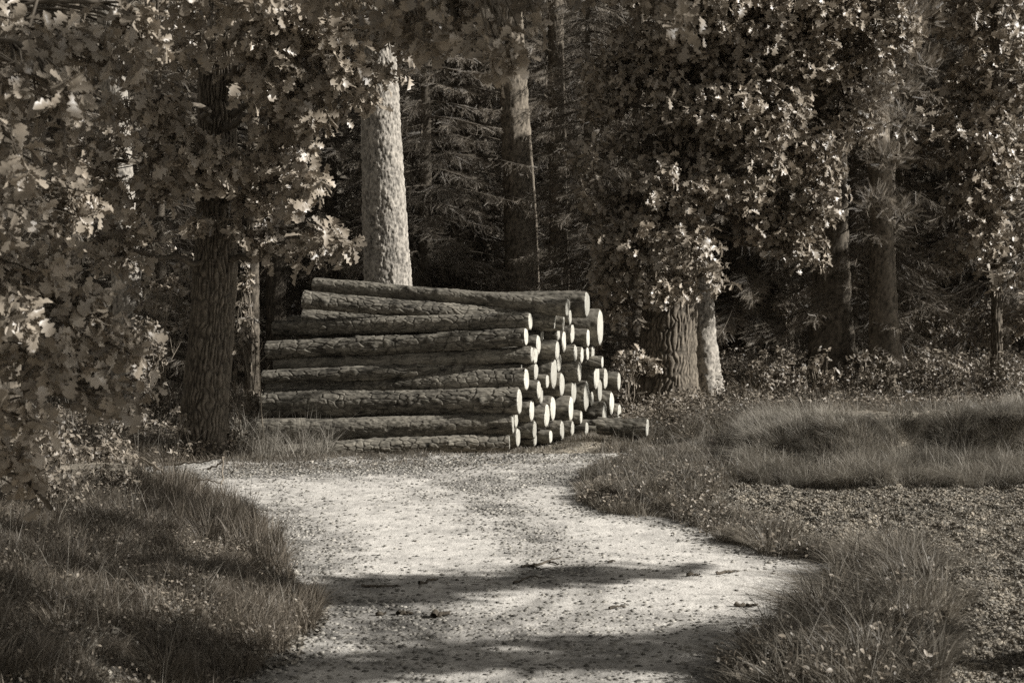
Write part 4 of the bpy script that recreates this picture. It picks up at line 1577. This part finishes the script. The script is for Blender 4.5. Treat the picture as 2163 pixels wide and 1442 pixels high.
# ------------------------------------------------------------------ shrubs and saplings
def shrub(px, py, Y, rx, rz, size, label, name='shrub', mat='leaf_far', layers=2.6, tmpl=OV, k=5, cat='shrub', grp='shrubs under the trees', stems=7, ry=None,
          gate=.42):
    c = P(px, py, Y)
    gz = float(tz(c[:1], c[1:2])[0])
    base = np.array([c[0], c[1], gz])
    root = empty(name, base, label, cat, grp)
    rxm, rzm = rx * Y / F, rz * Y / F
    n = int(layers * math.pi * rxm * rzm / (size * size * 1.6)) + 5
    ry = ry or rxm * .8
    p, D = blob_points(c, np.array([rxm, ry, rzm]), n, gate, 4.0, px)
    p[:, 2] = np.maximum(p[:, 2], gz + .04)
    lm = MB()
    rosettes(lm, p - base, D, size, k, tmpl)
    lm.build('foliage', M[mat], root)
    wm = MB()
    tips = p[rng.integers(0, len(p), stems * 6)] - base
    for i in range(stems):
        tip = tips[i]
        w = wander(np.array([rng.normal() * .05, rng.normal() * .05, -.03]), tip, 8, .1)
        wm.tube(w, np.linspace(.009, .003, 8), 4, .5)
        for q in tips[stems + i * 4: stems + i * 4 + 4]:
            wm.prisms(w[4:5], q[None], np.array([.004]), np.array([.002]), .5)
    wm.build('stems', M['twig'], root)
    return root


shrub(345, 600, 25.0, 80, 110, .11, 'pale-leaved shrub filling the gap left of the left oak trunk', tmpl=LEAVES_LO, mat='leaf')
shrub(300, 740, 24.0, 60, 80, .07, 'small-leaved bush between the patchy pine and the left oak')
shrub(330, 850, 22.0, 60, 55, .05, 'low feathery bush at the foot of the left oak on its left side')
shrub(250, 890, 21.0, 80, 45, .05, 'tangled low bush left of the left oak foot')
shrub(385, 905, 19.2, 26, 40, .05, 'little leafy sapling against the base of the left oak', stems=3, layers=1.4)
shrub(512, 590, 21.5, 16, 45, .09, 'bright leaf spray peeking out right of the left oak trunk', tmpl=LEAVES_LO, mat='leaf', stems=3)
shrub(515, 700, 21.4, 30, 80, .09, 'shaded leafy shrub between the left oak and the pile', tmpl=LEAVES_LO, stems=4, layers=1.6)
shrub(530, 860, 21.0, 30, 60, .06, 'dark bush tucked against the left end of the pile', layers=1.6)
shrub(480, 880, 19.6, 26, 60, .06, 'dim bush hugging the right side of the left oak base', layers=1.5)
shrub(1735, 790, 23.5, 36, 60, .08, 'glossy-leaved young shrub at the forest edge right of the slim pine', layers=1.5, mat='leaf')
shrub(1430, 850, 22.0, 60, 26, .045, 'small weedy bush at the foot of the right oak')
shrub(1560, 850, 23.0, 60, 40, .05, 'dark weedy bush right of the slim pine foot')
shrub(1640, 800, 24.5, 70, 70, .06, 'dense shaded bush below the sweeping spruce boughs')
shrub(1840, 800, 24.5, 80, 60, .06, 'broad dark bush in the middle of the back right undergrowth')
shrub(1980, 790, 24.5, 80, 60, .06, 'dense bush left of the slender trunk near the right edge')
shrub(2110, 800, 24.0, 80, 60, .06, 'dense bush around the slender trunk near the right edge')
shrub(2080, 680, 27.5, 90, 60, .08, 'paler bush behind the slender trunk near the right edge')
shrub(1960, 690, 31.0, 90, 40, .09, 'pale bush far back right of the trunk with the pale root')
shrub(1680, 640, 30.0, 60, 40, .09, 'pale bush seen left of the broad shaded trunk')
shrub(60, 940, 15.0, 110, 70, .06, 'tangled bush behind the lowest near oak leaves')
shrub(90, 1020, 12.5, 110, 55, .04, 'low tangled bush on the left bank at the picture edge')
shrub(210, 1010, 14.0, 90, 36, .035, 'low scrub on the crest of the left bank before the dead limb')
shrub(200, 960, 17.0, 90, 50, .05, 'scrubby bush above the dead limb at left')
shrub(1330, 800, 24.5, 40, 80, .07, 'shaded bush between the pile and the right oak', layers=1.6)

# bare sapling left of the pile and field-edge weeds
sp_ = empty('bare_sapling', G(556, 900), 'bare whitish sapling with thin twigs at the left end of the pile', 'sapling')
m = MB()
o0 = np.array(sp_.location)
o0[1] = 19.9
o0[0] = (556 - 1081.5) / F * 19.9
o0[2] = float(tz(o0[:1], o0[1:2])[0])
sp_.location = o0
main = np.array([P(558, 930, 19.9), P(552, 870, 19.9), P(549, 800, 19.9), P(547, 730, 19.9)])
m.tube(main - o0, [.009, .008, .006, .003], 5, .7)
for a, b, c_, d in [(549, 800, 570, 770), (550, 820, 530, 790), (549, 780, 535, 750), (548, 765, 568, 745), (552, 850, 575, 820), (551, 840, 527, 830),
                    (548, 745, 556, 722)]:
    m.tube(wander(P(a, b, 19.9) - o0, P(c_, d, 19.85 + rng.uniform(-.1, .1)) - o0, 6, .07), np.linspace(.004, .0015, 6), 4, .7)
m.build('stem', M['twig'], sp_, smooth=True)
for k, (px, py, Y, hp, lab) in enumerate([(1430, 960, 19.2, 110, 'tall dark weed stalk on the verge inside the bend'),
                                          (1865, 1180, 12.8, 150, 'tall seeded weed stalk at the back of the big tussock'),
                                          (1900, 1230, 12.0, 130, 'leaning weed stalk right of the tall seeded one'),
                                          (1600, 1000, 17.5, 50, 'short weed stalk on the verge near the cut edge')]):
    b = P(px, py, Y)
    b[2] = float(tz(b[:1], b[1:2])[0])
    H = hp * Y / F
    o = empty('weed_stalk', b, lab, 'weed', 'weed stalks in the grass')
    m = MB()
    w = wander([0, 0, 0], [rng.normal() * .05, rng.normal() * .03, H], 10, .05)
    m.tube(w, np.linspace(.0045, .0018, 10), 5, .2)
    for i in range(3, 10):
        for s in (-1, 1):
            m.tube(wander(w[i], w[i] + np.array([s * rng.uniform(.02, .07), rng.normal() * .03, rng.uniform(.02, .07)]), 4, .08), [.002, .0016, .0014, .003],
                   4, .2)
    m.build('stalk', M['branch'], o)
    lm = MB()
    pp = w[rng.integers(1, 9, 10)]
    rosettes(lm, pp, nrm(rng.normal(size=(10, 3))), .035, 2, OV)
    lm.build('leaves', M['leaf_far'], o)
